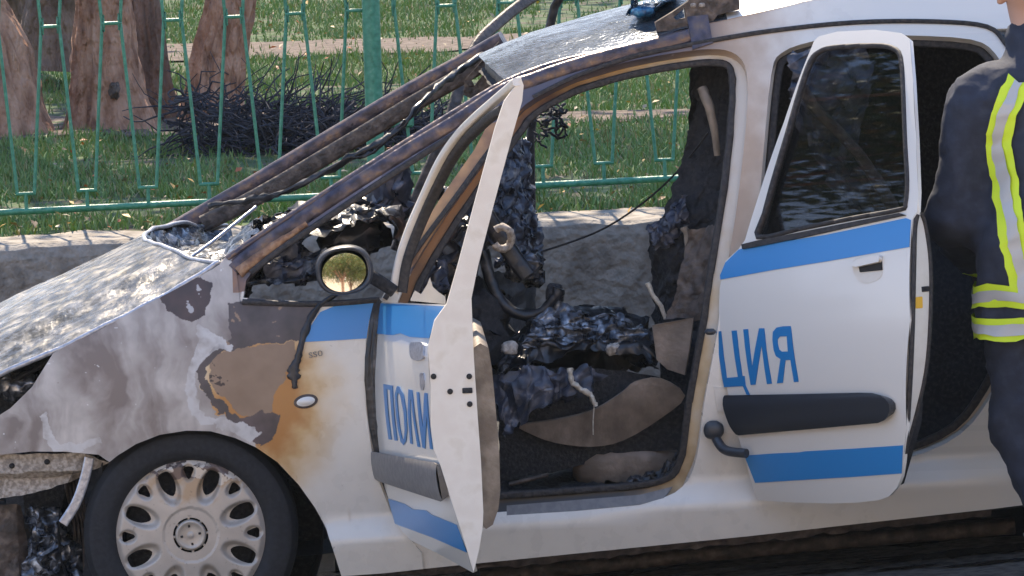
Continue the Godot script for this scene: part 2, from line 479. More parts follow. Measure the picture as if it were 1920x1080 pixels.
# heat-marked paint of the car's side: what the fire left on the metal, in metres along and up the side
const TX := Rect2(-1.62, 0.08, 2.62, 1.60)
func side_texture() -> void:
	var W := 1400; var H := 860
	var dat := PackedByteArray(); dat.resize(W * H * 3)
	var rg := PackedByteArray(); rg.resize(W * H * 3)
	var n1 := FastNoiseLite.new(); n1.seed = 5; n1.frequency = 3.0; n1.fractal_octaves = 5
	var n2 := FastNoiseLite.new(); n2.seed = 9; n2.frequency = 11.0; n2.fractal_octaves = 4
	var n3 := FastNoiseLite.new(); n3.seed = 14; n3.frequency = 38.0; n3.fractal_octaves = 3
	var ash_zone: PackedVector2Array = v2([-1.599,1.107,-1.086,1.103,-0.697,1.119,-0.729,0.901,-0.764,0.811,-0.815,0.784,-0.846,0.699,-0.813,0.626,-0.757,0.596,-0.7,0.579,-0.687,0.528,-0.717,0.507,-0.969,0.296,-1.626,0.297])
	var soot_low: PackedVector2Array = v2([-0.76,0.924,-0.517,0.907,-0.54,0.86,-0.578,0.802,-0.707,0.794,-0.751,0.779,-0.787,0.776,-0.824,0.741,-0.812,0.669,-0.784,0.625,-0.714,0.601,-0.75,0.588,-0.806,0.626,-0.84,0.678,-0.845,0.742,-0.808,0.791,-0.771,0.811])
	var disc: PackedVector2Array = v2([-0.947,0.93,-0.92,0.964,-0.88,0.987,-0.837,0.99,-0.813,0.968,-0.81,0.925,-0.826,0.883,-0.863,0.863,-0.905,0.872,-0.936,0.887])
	var tan_zone: PackedVector2Array = v2([-0.816,0.767,-0.751,0.782,-0.7,0.791,-0.599,0.798,-0.592,0.734,-0.617,0.713,-0.61,0.699,-0.639,0.678,-0.648,0.628,-0.713,0.62,-0.756,0.625,-0.79,0.662,-0.813,0.705])
	var flake: PackedVector2Array = v2([-0.684,0.634,-0.648,0.624,-0.627,0.606,-0.643,0.577,-0.655,0.546,-0.68,0.528,-0.701,0.55,-0.714,0.58,-0.736,0.588,-0.742,0.61])
	var pale1: PackedVector2Array = v2([-0.849,0.853,-0.806,0.837,-0.762,0.796,-0.765,0.775,-0.794,0.783,-0.83,0.767,-0.85,0.728,-0.862,0.671,-0.842,0.627,-0.771,0.603,-0.779,0.582,-0.836,0.598,-0.87,0.628,-0.883,0.686,-0.874,0.743,-0.853,0.799])
	var pale2: PackedVector2Array = v2([-1.293,0.636,-1.272,0.647,-1.257,0.595,-1.22,0.557,-1.175,0.548,-1.122,0.561,-1.117,0.547,-1.175,0.528,-1.236,0.534,-1.278,0.572])
	var pale3: PackedVector2Array = v2([-0.814,0.59,-0.728,0.602,-0.672,0.571,-0.702,0.536,-0.772,0.56,-0.815,0.576])
	var division: PackedVector2Array = v2([-0.375,0.855,-0.351,0.932,-0.267,1.063,-0.176,1.195,-0.051,1.359,0.057,1.399,-0.011,1.338,-0.148,1.158,-0.263,0.993,-0.309,0.895])
	for j in H:
		var y := TX.position.y + TX.size.y * (1.0 - (j + 0.5) / H)
		for i in W:
			var x := TX.position.x + TX.size.x * (i + 0.5) / W
			var yc := y - SLOPE * (x - WHEEL_X)
			var r := 0.75; var g := 0.70; var b := 0.62; var ro := 0.30
			var a := n1.get_noise_2d(x, y); var c := n2.get_noise_2d(x, y)
			if x < -0.25 and (yc < 0.93 or x < -0.75):
				var e := n3.get_noise_2d(x, y)
				var q := Vector2(x + a * 0.03 + c * 0.012 + e * 0.004, y + c * 0.014 + e * 0.004 + n1.get_noise_2d(y + 9, x) * 0.03)
				# heat-yellowed paint round the burn
				var d := Vector2((x + 0.685) / 0.225, (y - 0.645) / 0.29).length() + c * 0.10 + a * 0.12
				var k := 1.0 - smoothstep(0.55, 1.15, d)
				r = lerpf(r, 0.62, k); g = lerpf(g, 0.42, k); b = lerpf(b, 0.20, k)
				k = 1.0 - smoothstep(0.35, 0.80, d + c * 0.1)
				r = lerpf(r, 0.45, k); g = lerpf(g, 0.195, k); b = lerpf(b, 0.05, k)
				if k > 0.1: ro = 0.4
				# bare ash-grey steel with runs of foam and flow marks
				var run := n1.get_noise_2d(x * 4.0 + a * 0.35, y * 0.8)
				if Geometry2D.is_point_in_polygon(q, ash_zone):
					var t := clampf(0.5 + a * 0.75 + run * 0.55 + c * 0.2, 0, 1)
					r = lerpf(0.20, 0.58, t); g = lerpf(0.16, 0.53, t); b = lerpf(0.142, 0.48, t)
					if e > 0.62 and c > 0.2:
						r = 0.70; g = 0.68; b = 0.65
					ro = 0.55
				if Geometry2D.is_point_in_polygon(q, tan_zone):
					var t := clampf(0.5 + c * 0.4 + a * 0.3, 0, 1)
					r = lerpf(0.235, 0.33, t); g = lerpf(0.15, 0.225, t); b = lerpf(0.095, 0.15, t); ro = 0.6
					if c + e * 0.5 > 0.38 and x < -0.77:
						r = 0.06; g = 0.04; b = 0.036
				if Geometry2D.is_point_in_polygon(q, soot_low):
					var t := clampf(0.5 + c * 0.7, 0, 1)
					r = lerpf(0.055, 0.12, t); g = lerpf(0.044, 0.095, t); b = lerpf(0.044, 0.092, t); ro = 0.6
					if c > 0.42:
						r = 0.30; g = 0.20; b = 0.13
				if Geometry2D.is_point_in_polygon(q, disc):
					var t := clampf(0.5 + a * 0.5 + c * 0.5, 0, 1)
					r = lerpf(0.035, 0.10, t); g = lerpf(0.026, 0.062, t); b = lerpf(0.026, 0.055, t); ro = 0.5
					if c > 0.40:
						r = 0.45; g = 0.43; b = 0.42
				if Geometry2D.is_point_in_polygon(q, flake):
					r = 0.10 + c * 0.06; g = 0.072 + c * 0.04; b = 0.07 + c * 0.04; ro = 0.6
				if Geometry2D.is_point_in_polygon(q, pale1) or Geometry2D.is_point_in_polygon(q, pale2) or Geometry2D.is_point_in_polygon(q, pale3):
					var t := clampf(0.75 + c * 0.8 + e * 0.4, 0, 1)
					r = lerpf(r, 0.58, t); g = lerpf(g, 0.555, t); b = lerpf(b, 0.53, t)
				if x > -0.60 and e > 0.72:
					r *= 0.7; g *= 0.68; b *= 0.66
			elif yc >= 0.86 and x < 0.95 and Geometry2D.is_point_in_polygon(Vector2(x + c * 0.01, y), division):
				var t := clampf(0.5 + a * 0.9 + c * 0.5, 0, 1)
				r = lerpf(0.20, 0.50, t); g = lerpf(0.10, 0.27, t); b = lerpf(0.05, 0.11, t); ro = 0.45
			elif yc >= 0.86 and x < 0.95:
				# front pillar and roof rail: blued and browned steel, then scorched paint
				var t := clampf(0.5 + a * 0.5 + c * 0.45, 0, 1)
				var dr := lerpf(0.062, 0.125, t); var dg := lerpf(0.054, 0.105, t); var db := lerpf(0.068, 0.130, t)
				var rust := clampf((1.0 - smoothstep(-0.78, -0.52, x + a * 0.2)) * (0.55 + c * 1.2), 0, 1)
				dr = lerpf(dr, 0.30, rust); dg = lerpf(dg, 0.155, rust); db = lerpf(db, 0.08, rust)
				var br := smoothstep(0.40, 0.52, x + a * 0.05)
				dr = lerpf(dr, 0.20, br); dg = lerpf(dg, 0.14, br); db = lerpf(db, 0.11, br)
				var k := smoothstep(0.52, 0.66, x + a * 0.03)
				var k2 := smoothstep(0.61, 0.84, x + a * 0.06 + c * 0.04)
				dr = lerpf(dr, 0.46, k); dg = lerpf(dg, 0.33, k); db = lerpf(db, 0.225, k)
				r = lerpf(dr, r, k2); g = lerpf(dg, g, k2); b = lerpf(db, b, k2)
				ro = lerpf(0.42, 0.3, k2)
				if x < 0.5 and c > 0.46:
					r += 0.10; g += 0.09; b += 0.085
			var o := (j * W + i) * 3
			var v := 1.0 + c * 0.05
			var col := Color(clampf(r * v, 0, 1), clampf(g * v, 0, 1), clampf(b * v, 0, 1)).linear_to_srgb()
			dat[o] = int(col.r * 255); dat[o + 1] = int(col.g * 255); dat[o + 2] = int(col.b * 255)
			var rr := int(clampf(ro + c * 0.1, 0.05, 1) * 255)
			rg[o] = rr; rg[o + 1] = rr; rg[o + 2] = rr
	var m := mat(Color.WHITE, 1.0)
	m.albedo_texture = ImageTexture.create_from_image(Image.create_from_data(W, H, false, Image.FORMAT_RGB8, dat))
	m.roughness_texture = ImageTexture.create_from_image(Image.create_from_data(W, H, false, Image.FORMAT_RGB8, rg))
	m.roughness_texture_channel = BaseMaterial3D.TEXTURE_CHANNEL_RED
	m.clearcoat_enabled = true; m.clearcoat = 0.25; m.clearcoat_roughness = 0.2
	M.side = m

func side_uv(mesh: ArrayMesh) -> ArrayMesh:
	var arr := mesh.surface_get_arrays(0)
	var v: PackedVector3Array = arr[Mesh.ARRAY_VERTEX]
	var uv := PackedVector2Array()
	for p in v:
		uv.append(Vector2(clampf((p.x - TX.position.x) / TX.size.x, 0.002, 0.998), clampf(1.0 - (p.y - TX.position.y) / TX.size.y, 0.002, 0.998)))
	arr[Mesh.ARRAY_TEX_UV] = uv
	var m := ArrayMesh.new()
	m.add_surface_from_arrays(Mesh.PRIMITIVE_TRIANGLES, arr)
	return m

var car: Node3D

func _ready() -> void:
	noise.seed = 3; noise.frequency = 1.0; noise.fractal_octaves = 2
	make_camera_and_light()
	make_materials()
	make_ground()
	make_wall_and_fence()
	make_trees()
	make_grass()
	car = thing("police_car", "burnt-out white and blue police car with its doors open", "car", CAR)
	side_texture()
	make_body()
	make_front()
	make_roof()
	make_far_side()
	make_interior()
	make_front_door()
	make_rear_door()
	make_person()

func make_camera_and_light() -> void:
	var cam := Camera3D.new()
	cam.name = "camera"
	cam.transform = Transform3D(Basis(Vector3(0.999053,-0.031314,0.030222), Vector3(0.033580,0.996413,-0.077673), Vector3(-0.027681,0.078614,0.996521)), Vector3(-0.500000,2.350000,18.000000))
	cam.fov = 4.90806
	cam.near = 0.5
	cam.far = 400
	add_child(cam)
	cam.current = true
	var env := Environment.new()
	env.background_mode = Environment.BG_SKY
	var sky := Sky.new()
	var ps := ProceduralSkyMaterial.new()
	ps.sky_top_color = Color(0.47, 0.58, 0.76)
	ps.sky_horizon_color = Color(0.86, 0.88, 0.90)
	ps.sky_curve = 0.12
	ps.ground_bottom_color = Color(0.30, 0.28, 0.25)
	ps.ground_horizon_color = Color(0.62, 0.62, 0.58)
	sky.sky_material = ps
	env.sky = sky
	env.background_energy_multiplier = 1.0
	env.tonemap_mode = Environment.TONE_MAPPER_LINEAR
	env.tonemap_exposure = 2.45
	env.sdfgi_enabled = true
	env.ssao_enabled = true
	env.ssil_enabled = true
	env.fog_enabled = true
	env.fog_density = 0.0003
	env.fog_light_color = Color(0.80, 0.84, 0.86)
	var we := WorldEnvironment.new()
	we.name = "world_environment"
	we.environment = env
	add_child(we)
	var sun := DirectionalLight3D.new()
	sun.name = "sun"
	sun.light_energy = 1.4
	sun.light_color = Color(1.0, 0.93, 0.83)
	sun.light_angular_distance = 0.5
	sun.shadow_enabled = true
	add_child(sun)
	sun.look_at_from_position(Vector3(-0.10, 0.77, -0.63) * 20, Vector3.ZERO)

var soil := []
func lawn_y(x: float, z: float) -> float:
	return 0.895 + 0.013 * (-3.2 - z) + 0.008 * (x + 1.5) * 0.6 + 0.018 * noise.get_noise_2d(x * 0.9, z * 0.9)

func sheet(x0: float, x1: float, z0: float, z1: float, y: float) -> ArrayMesh:
	return loft([PackedVector3Array([Vector3(x0, y, z0), Vector3(x1, y, z0)]), PackedVector3Array([Vector3(x0, y, z1), Vector3(x1, y, z1)])])

# the street climbs gently to the right
func street_y(x: float) -> float:
	return SLOPE * (clampf(x, -4.0, 4.5) - WHEEL_X)

func strip(z0: float, z1: float, lift: float, half := 40.0) -> ArrayMesh:
	var a := PackedVector3Array(); var b := PackedVector3Array()
	for x in [-half, -4.0, -2.0, 0.0, 2.0, 4.5, half]:
		a.append(Vector3(x, street_y(x) + lift, z0)); b.append(Vector3(x, street_y(x) + lift, z1))
	return loft([a, b])

# flat outline (x, z) laid over a surface
func lay(out: PackedVector2Array, cell: float, yf: Callable) -> ArrayMesh:
	var arr := panel(out, [], func(_p): return 0.0, cell, 0.0).surface_get_arrays(0)
	var v: PackedVector3Array = arr[Mesh.ARRAY_VERTEX]
	var n: PackedVector3Array = arr[Mesh.ARRAY_NORMAL]
	for i in v.size():
		v[i] = Vector3(v[i].x, yf.call(v[i].x, v[i].y), v[i].y)
		n[i] = Vector3.UP
	arr[Mesh.ARRAY_VERTEX] = v
	arr[Mesh.ARRAY_NORMAL] = n
	var ix: PackedInt32Array = arr[Mesh.ARRAY_INDEX]
	ix.reverse()
	arr[Mesh.ARRAY_INDEX] = ix
	var m := ArrayMesh.new()
	m.add_surface_from_arrays(Mesh.PRIMITIVE_TRIANGLES, arr)
	return m

func splash(c: Vector2, rx: float, rz: float, wob := 0.35, n := 60) -> PackedVector2Array:
	var out := PackedVector2Array()
	for k in n:
		var a := TAU * k / n
		var q := 1.0 + wob * noise.get_noise_2d(cos(a) * 2.2 + c.x * 7, sin(a) * 2.2 + c.y * 7) + wob * 0.8 * noise.get_noise_2d(cos(a) * 7 + c.x * 3, sin(a) * 7 + c.y)
		out.append(c + Vector2(cos(a) * rx, sin(a) * rz) * q)
	return out

func make_ground() -> void:
	var gr := put(sheet(-150, 150, -200, 150, -0.35), "ground", M.pavement, self)
	tag(gr, "ground around the street", "", "", "structure")
	tag(put(strip(-1.95, 3.4, 0.0), "road", M.asphalt, self), "grey asphalt road under the car", "", "", "structure")
	tag(put(strip(3.4, 33.0, 0.004), "forecourt", M.paving, self), "pale paved forecourt on the near side of the road", "", "", "structure")
	tag(put(strip(-2.82, -2.09, 0.085), "pavement", M.pavement, self), "narrow strip of pavement behind the car", "", "", "structure")
	# kerb of single stones
	var kb := Node3D.new()
	kb.name = "kerb"
	add_child(kb)
	kb.position = Vector3(0, 0, -2.03)
	tag(kb, "row of worn kerb stones behind the car", "", "", "structure")
	var stone := box(Vector3(0.985, 0.13, 0.15), 0.012)
	for i in 14:
		var kx := -5.36 + i * 1.0
		put(stone, "kerb_stone", M.kerb, kb, Vector3(kx, street_y(kx) + 0.027, 0)).rotation.z = SLOPE if kx > -3.8 and kx < 4.3 else 0.0
	# lawn
	var rows := []
	var zs := []
	var z := -3.16
	while z > -70:
		zs.append(z)
		z -= 0.15 if z > -20 else 2.5
	for zz in zs:
		var row := PackedVector3Array()
		for i in 81:
			var x := -40.0 + i
			if absf(x) < 6.0: x = -6.0 + (i - 34) * 1.0
			row.append(Vector3(x, lawn_y(x, zz), zz))
		rows.append(row)
	var lw := put(loft(rows), "lawn", M.lawn, self)
	tag(lw, "park lawn behind the fence", "", "", "structure")
	# bare soil worn round the trunks and in strips across the lawn
	for sp in [[Vector2(-1.35, -8.3), 1.3, 0.75], [Vector2(-0.9, -13.2), 2.2, 0.7], [Vector2(0.1, -7.7), 0.9, 0.3], [Vector2(2.6, -10.5), 1.0, 0.5]]:
		soil.append(splash(sp[0], sp[1], sp[2]))
		tag(put(lay(soil[soil.size() - 1], 0.12, func(x, z): return lawn_y(x, z) + 0.006), "bare_soil", M.soil, self), "patch of bare reddish soil on the lawn", "", "", "structure")
	# water left by the fire hoses
	for sp in [[Vector2(1.0, -1.25), 2.2, 0.62], [Vector2(-0.9, -0.7), 1.3, 0.7], [Vector2(1.22, -0.24), 0.30, 0.08], [Vector2(0.68, -0.38), 0.26, 0.05], [Vector2(0.85, -0.14), 0.12, 0.03], [Vector2(1.05, -0.05), 0.1, 0.025], [Vector2(1.25, 0.02), 0.12, 0.03]]:
		var dz: float = 0.004 + 0.0005 * sp[0].x
		tag(put(lay(splash(sp[0], sp[1], sp[2], 0.5, 90), 0.05, func(x, z): return street_y(x) + dz), "puddle", M.wet if sp[1] > 0.5 else M.ripple, self), "puddle of hose water on the road", "", "", "structure")

func make_wall_and_fence() -> void:
	var w := thing("retaining_wall", "low weathered concrete retaining wall behind the car", "wall", Vector3(0, 0, -3.0))
	var rows := []
	var prof := [Vector2(0.2, -0.1), Vector2(0.2, 0.86), Vector2(0.19, 0.893), Vector2(0.165, 0.905), Vector2(-0.2, 0.912), Vector2(-0.2, -0.1)]
	for i in 320:
		var x := -8.0 + i * 0.05
		var row := PackedVector3Array()
		for k in prof.size():
			var p := Vector3(x, prof[k].y + 0.008 * x * (0.0 if k in [0, 5] else 1.0), prof[k].x)
			if k in [1, 2, 3, 4]: p += wild(p, 0.012, 5.0)
			row.append(p)
		rows.append(row)
	put(crumple(rows.map(func(r): return r), 40, 319, 0.0025, 14.0), "wall_body", M.concrete, w)
	# fence
	var fz := -3.4
	var f := thing("park_fence", "green painted metal fence of bent rods above the wall", "fence", Vector3(-0.327, 0.9, fz))
	var o := -f.position
	var rise := func(x: float) -> float: return 0.02 * (x + 1.445)
	put(tube(v3([-9, 0.972 - 0.155, fz, -4, 0.972 - 0.05, fz, -1.5, 0.958, fz, 0.6, 0.995, fz, 4, 1.063, fz]), 0.011, 10), "bottom_rail", M.fence, f, o)
	put(tube(v3([-9, 1.95, fz, -1.5, 2.10, fz, 4, 2.21, fz]), 0.013, 10), "top_rail", M.fence, f, o)
	for x in [-5.427, -2.877, -0.327, 2.223]:
		var y0: float = 0.8
		put(tube(v3([x, y0, fz + 0.015, x, 2.25 + rise.call(x), fz + 0.015]), 0.029, 16), "post", M.fence, f, o)
		put(box(Vector3(0.13, 0.05, 0.012)), "rail_plate", M.fence, f, o + Vector3(x + 0.06, 1.19 + rise.call(x), fz + 0.01))
	var rod_r := tube(catmull(v3([0.027, 0.0, 0, 0.068, 0.515, 0, 0.072, 0.53, 0, 0.068, 0.545, 0, 0.03, 1.06, 0]), 3), 0.0056, 7)
	var rod_l := tube(catmull(v3([-0.027, 0.0, 0, -0.068, 0.515, 0, -0.072, 0.53, 0, -0.068, 0.545, 0, -0.03, 1.06, 0]), 3), 0.0056, 7)
	var bar := tube(v3([-0.032, 0, 0, 0.032, 0, 0]), 0.006, 7)
	var stub := tube(v3([0, -0.055, 0, 0, 0, 0]), 0.006, 7)
	var starts := []
	for i in 13: starts.append(-2.806 + 0.1945 * i)
	for i in 13: starts.append(-0.184 + 0.1945 * i)
	for i in 13: starts.append(-5.356 + 0.1945 * i)
	var rng := RandomNumberGenerator.new()
	rng.seed = 11
	for x in starts:
		var y: float = 1.015 + rise.call(x)
		var at: Vector3 = o + Vector3(x, y, fz)
		put(rod_l, "rod", M.fence, f, at)
		put(rod_r, "rod", M.fence, f, at).rotation.z = rng.randf_range(-0.006, 0.006)
		put(bar, "spacer_bar", M.fence, f, at)
		put(stub, "stub", M.fence, f, at)
		put(bar, "spacer_bar", M.fence, f, at + Vector3(0.0975, 0.53, 0))

func limb(p: PackedVector3Array, r0: float, r1: float, sides: int, per: int, rough: float, flare := 0.0) -> ArrayMesh:
	var c := catmull(p, per)
	var rows := []
	for i in c.size():
		var d := (c[min(i + 1, c.size() - 1)] - c[max(i - 1, 0)]).normalized()
		var a := d.cross(Vector3(0, 0, 1)).normalized()
		var b := d.cross(a).normalized()
		var t := float(i) / (c.size() - 1)
		var row := PackedVector3Array()
		for j in sides:
			var an := TAU * j / sides
			var q := a * cos(an) + b * sin(an)
			var h := c[i].y - p[0].y
			var r := lerpf(r0, r1, t) + flare * exp(-h * 3.6) * (1.0 + 0.75 * noise.get_noise_2d(cos(an) * 1.8 + p[0].x * 5, sin(an) * 1.8))
			var g := noise.get_noise_3d(cos(an) * 9 + p[0].x * 3, c[i].y * 1.1, sin(an) * 9) + 0.7 * noise.get_noise_3d(cos(an) * 22, c[i].y * 3.2 + p[0].x, sin(an) * 22)
			r += rough * g + rough * 0.5 * noise.get_noise_3d(c[i].x * 6 + cos(an), c[i].y * 7, sin(an) * 2)
			row.append(c[i] + q * r)
		rows.append(row)
	return loft(rows, true, true)

func leaf_mesh(s: float) -> ArrayMesh:
	var b := MB.new()
	b.v = PackedVector3Array([Vector3(0, 0, 0), Vector3(-0.28, 0.05, 0.5) * s, Vector3(0, -0.03, 0.55) * s, Vector3(0.28, 0.05, 0.5) * s, Vector3(0, -0.1, 1) * s])
	b.tri(0, 1, 2); b.tri(0, 2, 3); b.tri(1, 4, 2); b.tri(2, 4, 3)
	b.smooth()
	return b.mesh()

func cloud_of(mesh: Mesh, xf: Array, cols: Array, m: Material, called: String, parent: Node, at := Vector3.ZERO) -> MultiMeshInstance3D:
	var mm := MultiMesh.new()
	mm.transform_format = MultiMesh.TRANSFORM_3D
	mm.use_colors = true
	mm.mesh = mesh
	mm.instance_count = xf.size()
	for i in xf.size():
		mm.set_instance_transform(i, xf[i])
		mm.set_instance_color(i, cols[i])
	var o := MultiMeshInstance3D.new()
	o.name = called if parent != self else numbered(called)
	o.multimesh = mm
	o.material_override = m
	parent.add_child(o, true)
	o.position = at
	return o

func leafy() -> StandardMaterial3D:
	if not M.has("leaf"):
		M.leaf = mat(Color.WHITE, 0.55)
		var gt := GradientTexture2D.new()
		gt.gradient = ramp([[0.0, 0.06, 0.10, 0.022], [0.5, 0.08, 0.12, 0.026], [0.8, 0.14, 0.14, 0.03], [1.0, 0.26, 0.17, 0.04]])
		gt.width = 64; gt.height = 4
		M.leaf.albedo_texture = gt
		M.leaf.backlight_enabled = true
		M.leaf.backlight = lin(0.05, 0.08, 0.015)
	return M.leaf

func tree(called: String, label: String, path: PackedVector3Array, r0: float, r1: float, flare: float, bark: Material, crown: Vector3, cr: float, leaves: int, sd: int, group := "park trees behind the fence") -> Node3D:
	var base := path[0]
	var t := thing(called, label, "tree", base, group)
	path[0] -= Vector3(0, 0.07, 0)
	put(limb(path, r0, r1, 64, 14, r0 * 0.20, flare), "trunk", bark, t, -base)
	var rng := RandomNumberGenerator.new()
	rng.seed = sd
	var top := path[path.size() - 1]
	var cb := MB.new()
	for k in 9:
		var dir := Vector3(rng.randf_range(-1, 1), rng.randf_range(-0.1, 0.9), rng.randf_range(-1, 1)).normalized()
		var end := crown + dir * cr * rng.randf_range(0.45, 0.85) * Vector3(1, 0.6, 1)
		put(limb(PackedVector3Array([top - Vector3(0, 0.1 * k, 0), top.lerp(end, 0.5) + Vector3(0, 0.15, 0), end]), r1 * 0.55, 0.012, 8, 5, 0.004), "limb", bark, t, -base)
		for c in 5:
			var cc := end + Vector3(rng.randfn(0, 0.3), rng.randfn(0, 0.2), rng.randfn(0, 0.3)) * cr * 0.8
			for i in leaves / 45:
				var p := cc + Vector3(rng.randfn(0, 1), rng.randfn(0, 0.7), rng.randfn(0, 1)) * cr * 0.17
				var bs := Basis.from_euler(Vector3(rng.randf_range(-1.2, 1.2), rng.randf() * TAU, rng.randf_range(-1, 1))).scaled(Vector3.ONE * rng.randf_range(0.09, 0.16))
				var w := rng.randf()
				var f := cb.v.size()
				for q in [Vector3(0, 0, 0), Vector3(-0.3, 0.05, 0.5), Vector3(0, -0.1, 1), Vector3(0.3, 0.05, 0.5)]:
					cb.v.append(p - base + bs * q)
					cb.uv.append(Vector2(w, 0.5))
				cb.tri(f, f + 1, f + 2); cb.tri(f, f + 2, f + 3)
	cb.smooth()
	put(cb.mesh(), "crown", leafy(), t)
	return t

func make_trees() -> void:
	tree("tree", "brown tree trunk cut by the left edge of the picture", v3([-1.757,1.028,-8,-1.772,1.276,-8,-1.843,1.484,-8,-1.927,2.102,-8.1,-1.907,3.336,-8.2]), 0.135, 0.10, 0.10, M.bark, Vector3(-2.4, 5.2, -8.5), 2.0, 1300, 1)
	tree("tree", "grey-brown trunk in the back, left of the thick reddish one", v3([-1.639,1.143,-11,-1.621,1.326,-11,-1.598,1.509,-11,-1.555,2.287,-11.1,-1.581,3.668,-11.3]), 0.10, 0.07, 0.07, M.bark_dark, Vector3(-1.7, 5.6, -12), 2.2, 1300, 2)
	tree("tree", "dark trunk in the far back at the upper left", v3([-1.905,1.232,-12.5,-1.897,1.329,-12.5,-1.865,2.051,-12.5,-1.841,3.728,-12.5]), 0.07, 0.06, 0.05, M.bark_dark, Vector3(-2.6, 5.2, -13), 2.0, 1000, 3)
	var kt := tree("tree", "thick reddish-brown trunk with a dark knot near its foot", v3([-1.321,0.999,-8.2,-1.328,1.211,-8.2,-1.331,1.461,-8.2,-1.333,2.082,-8.2,-1.271,3.321,-8.3]), 0.108, 0.085, 0.10, M.bark, Vector3(-0.9, 5.2, -8.6), 2.1, 1300, 4)
	put(lump((v3([-1.291,1.115,-8.02])[0] as Vector3) - kt.position, Vector3(0.016, 0.026, 0.02), 0.014, 30, 3, 24), "knot", M.burnt_brown, kt)
	tree("tree", "slimmer trunk close behind the thick reddish one", v3([-1.195,1.018,-8.8,-1.197,1.223,-8.8,-1.202,1.435,-8.8,-1.196,2.07,-8.9,-1.058,3.339,-9]), 0.072, 0.06, 0.06, M.bark_dark, Vector3(-0.4, 5.4, -9.8), 1.8, 1000, 5)
	tree("tree", "smooth tan trunk leaning right behind the brushwood", v3([-0.926,0.986,-8.6,-0.898,1.179,-8.6,-0.844,1.389,-8.6,-0.741,1.954,-8.6,-0.505,3.312,-8.7]), 0.098, 0.075, 0.035, M.bark, Vector3(0.7, 5.2, -9), 2.2, 1300, 6)
	# trees that shade the lawn beyond the picture's top and stand along the street to the left
	var more := [[Vector3(1.6, 1.1, -20), 7], [Vector3(4.6, 1.0, -13), 8], [Vector3(-4.5, 1.0, -16), 9], [Vector3(-6.5, 0.95, -7.5), 10], [Vector3(-10.5, 0.95, -6.5), 12], [Vector3(7.5, 1.0, -9), 13], [Vector3(-6.6, 0.9, -4.3), 14], [Vector3(-9.5, 0.9, -4.0), 15]]
	for a in more:
		var b: Vector3 = a[0]
		tree("tree", ["park tree with a broad crown standing far back on the lawn", "park tree beside the street further along the fence"][0 if b.z < -12 else 1], PackedVector3Array([b, b + Vector3(0.05, 1.2, 0), b + Vector3(0.1, 2.6, 0.1), b + Vector3(0.05, 3.6, 0)]), 0.13, 0.08, 0.1, M.bark, b + Vector3(0, 5.0, 0), 2.6, 9000 if b.z > -5 else 2000, a[1])
	# trees on the other side of the street, which the door mirror shows
	for a in [[Vector3(3.7, 0.3, 21.5), 21], [Vector3(6.6, 0.3, 22.5), 22], [Vector3(5.2, 0.3, 25), 23]]:
		var b: Vector3 = a[0]
		tree("tree", "street tree across the road from the car", PackedVector3Array([b, b + Vector3(0.05, 1.0, 0), b + Vector3(0.1, 2.0, 0.1), b + Vector3(0.05, 3.0, 0)]), 0.15, 0.09, 0.1, M.bark, b + Vector3(0, 3.5, 0), 2.5, 14000, a[1], "street trees across the road")
	# sunlit block of flats across the street
	var bl := thing("apartment_building", "cream apartment building across the street", "building", Vector3(2, 0, 34))
	put(box(Vector3(46, 11, 8), 0.05), "wall", M.render_wall, bl, Vector3(0, 5.4, 4))
	var pane := box(Vector3(1.2, 1.4, 0.04), 0.005)
	var sill := box(Vector3(1.4, 0.08, 0.2), 0.01)
	for fl in 3:
		for k in 11:
			var wd := put(box(Vector3(1.36, 1.56, 0.06), 0.01), "window", M.white, bl, Vector3(-20 + k * 4.0, 2.0 + fl * 3.1, -0.02))
			put(pane, "pane", M.dark_pane, wd, Vector3(0, 0, -0.03))
			put(sill, "sill", M.concrete, wd, Vector3(0, -0.83, -0.08))
	# brushwood
	var bp := thing("brush_pile", "heap of dark thin cut branches lying on the grass behind the fence", "brushwood", Vector3(-0.95, 0.95, -6.6))
	var rng := RandomNumberGenerator.new()
	rng.seed = 8
	var heap := []
	for k in 1100:
		var t := rng.randf()
		var x := lerpf(-0.08, 0.85, t) + rng.randfn(0, 0.04)
		var hgt := lerpf(0.20, 0.07, t) * pow(rng.randf(), 1.4)
		var p := Vector3(x, hgt + 0.02, rng.randfn(0, 0.16))
		var d := Vector3(rng.randfn(0.5, 0.6), rng.randfn(0.05, 0.35), rng.randfn(0, 0.5)).normalized()
		var L := rng.randf_range(0.08, 0.3)
		var path := PackedVector3Array([p])
		for s in 5:
			d = (d + Vector3(rng.randfn(0, 0.35), rng.randfn(-0.05, 0.3), rng.randfn(0, 0.35))).normalized()
			p += d * L / 5
			p.y = maxf(p.y, 0.0)
			path.append(p)
		var tw := tube(path, rng.randf_range(0.003, 0.007), 4, 0.4)
		if k < 280: put(tw, "twig", M.twig, bp)
		else: heap.append(tw)
	put(join(heap), "twigs", M.twig, bp).set_meta("kind", "stuff")

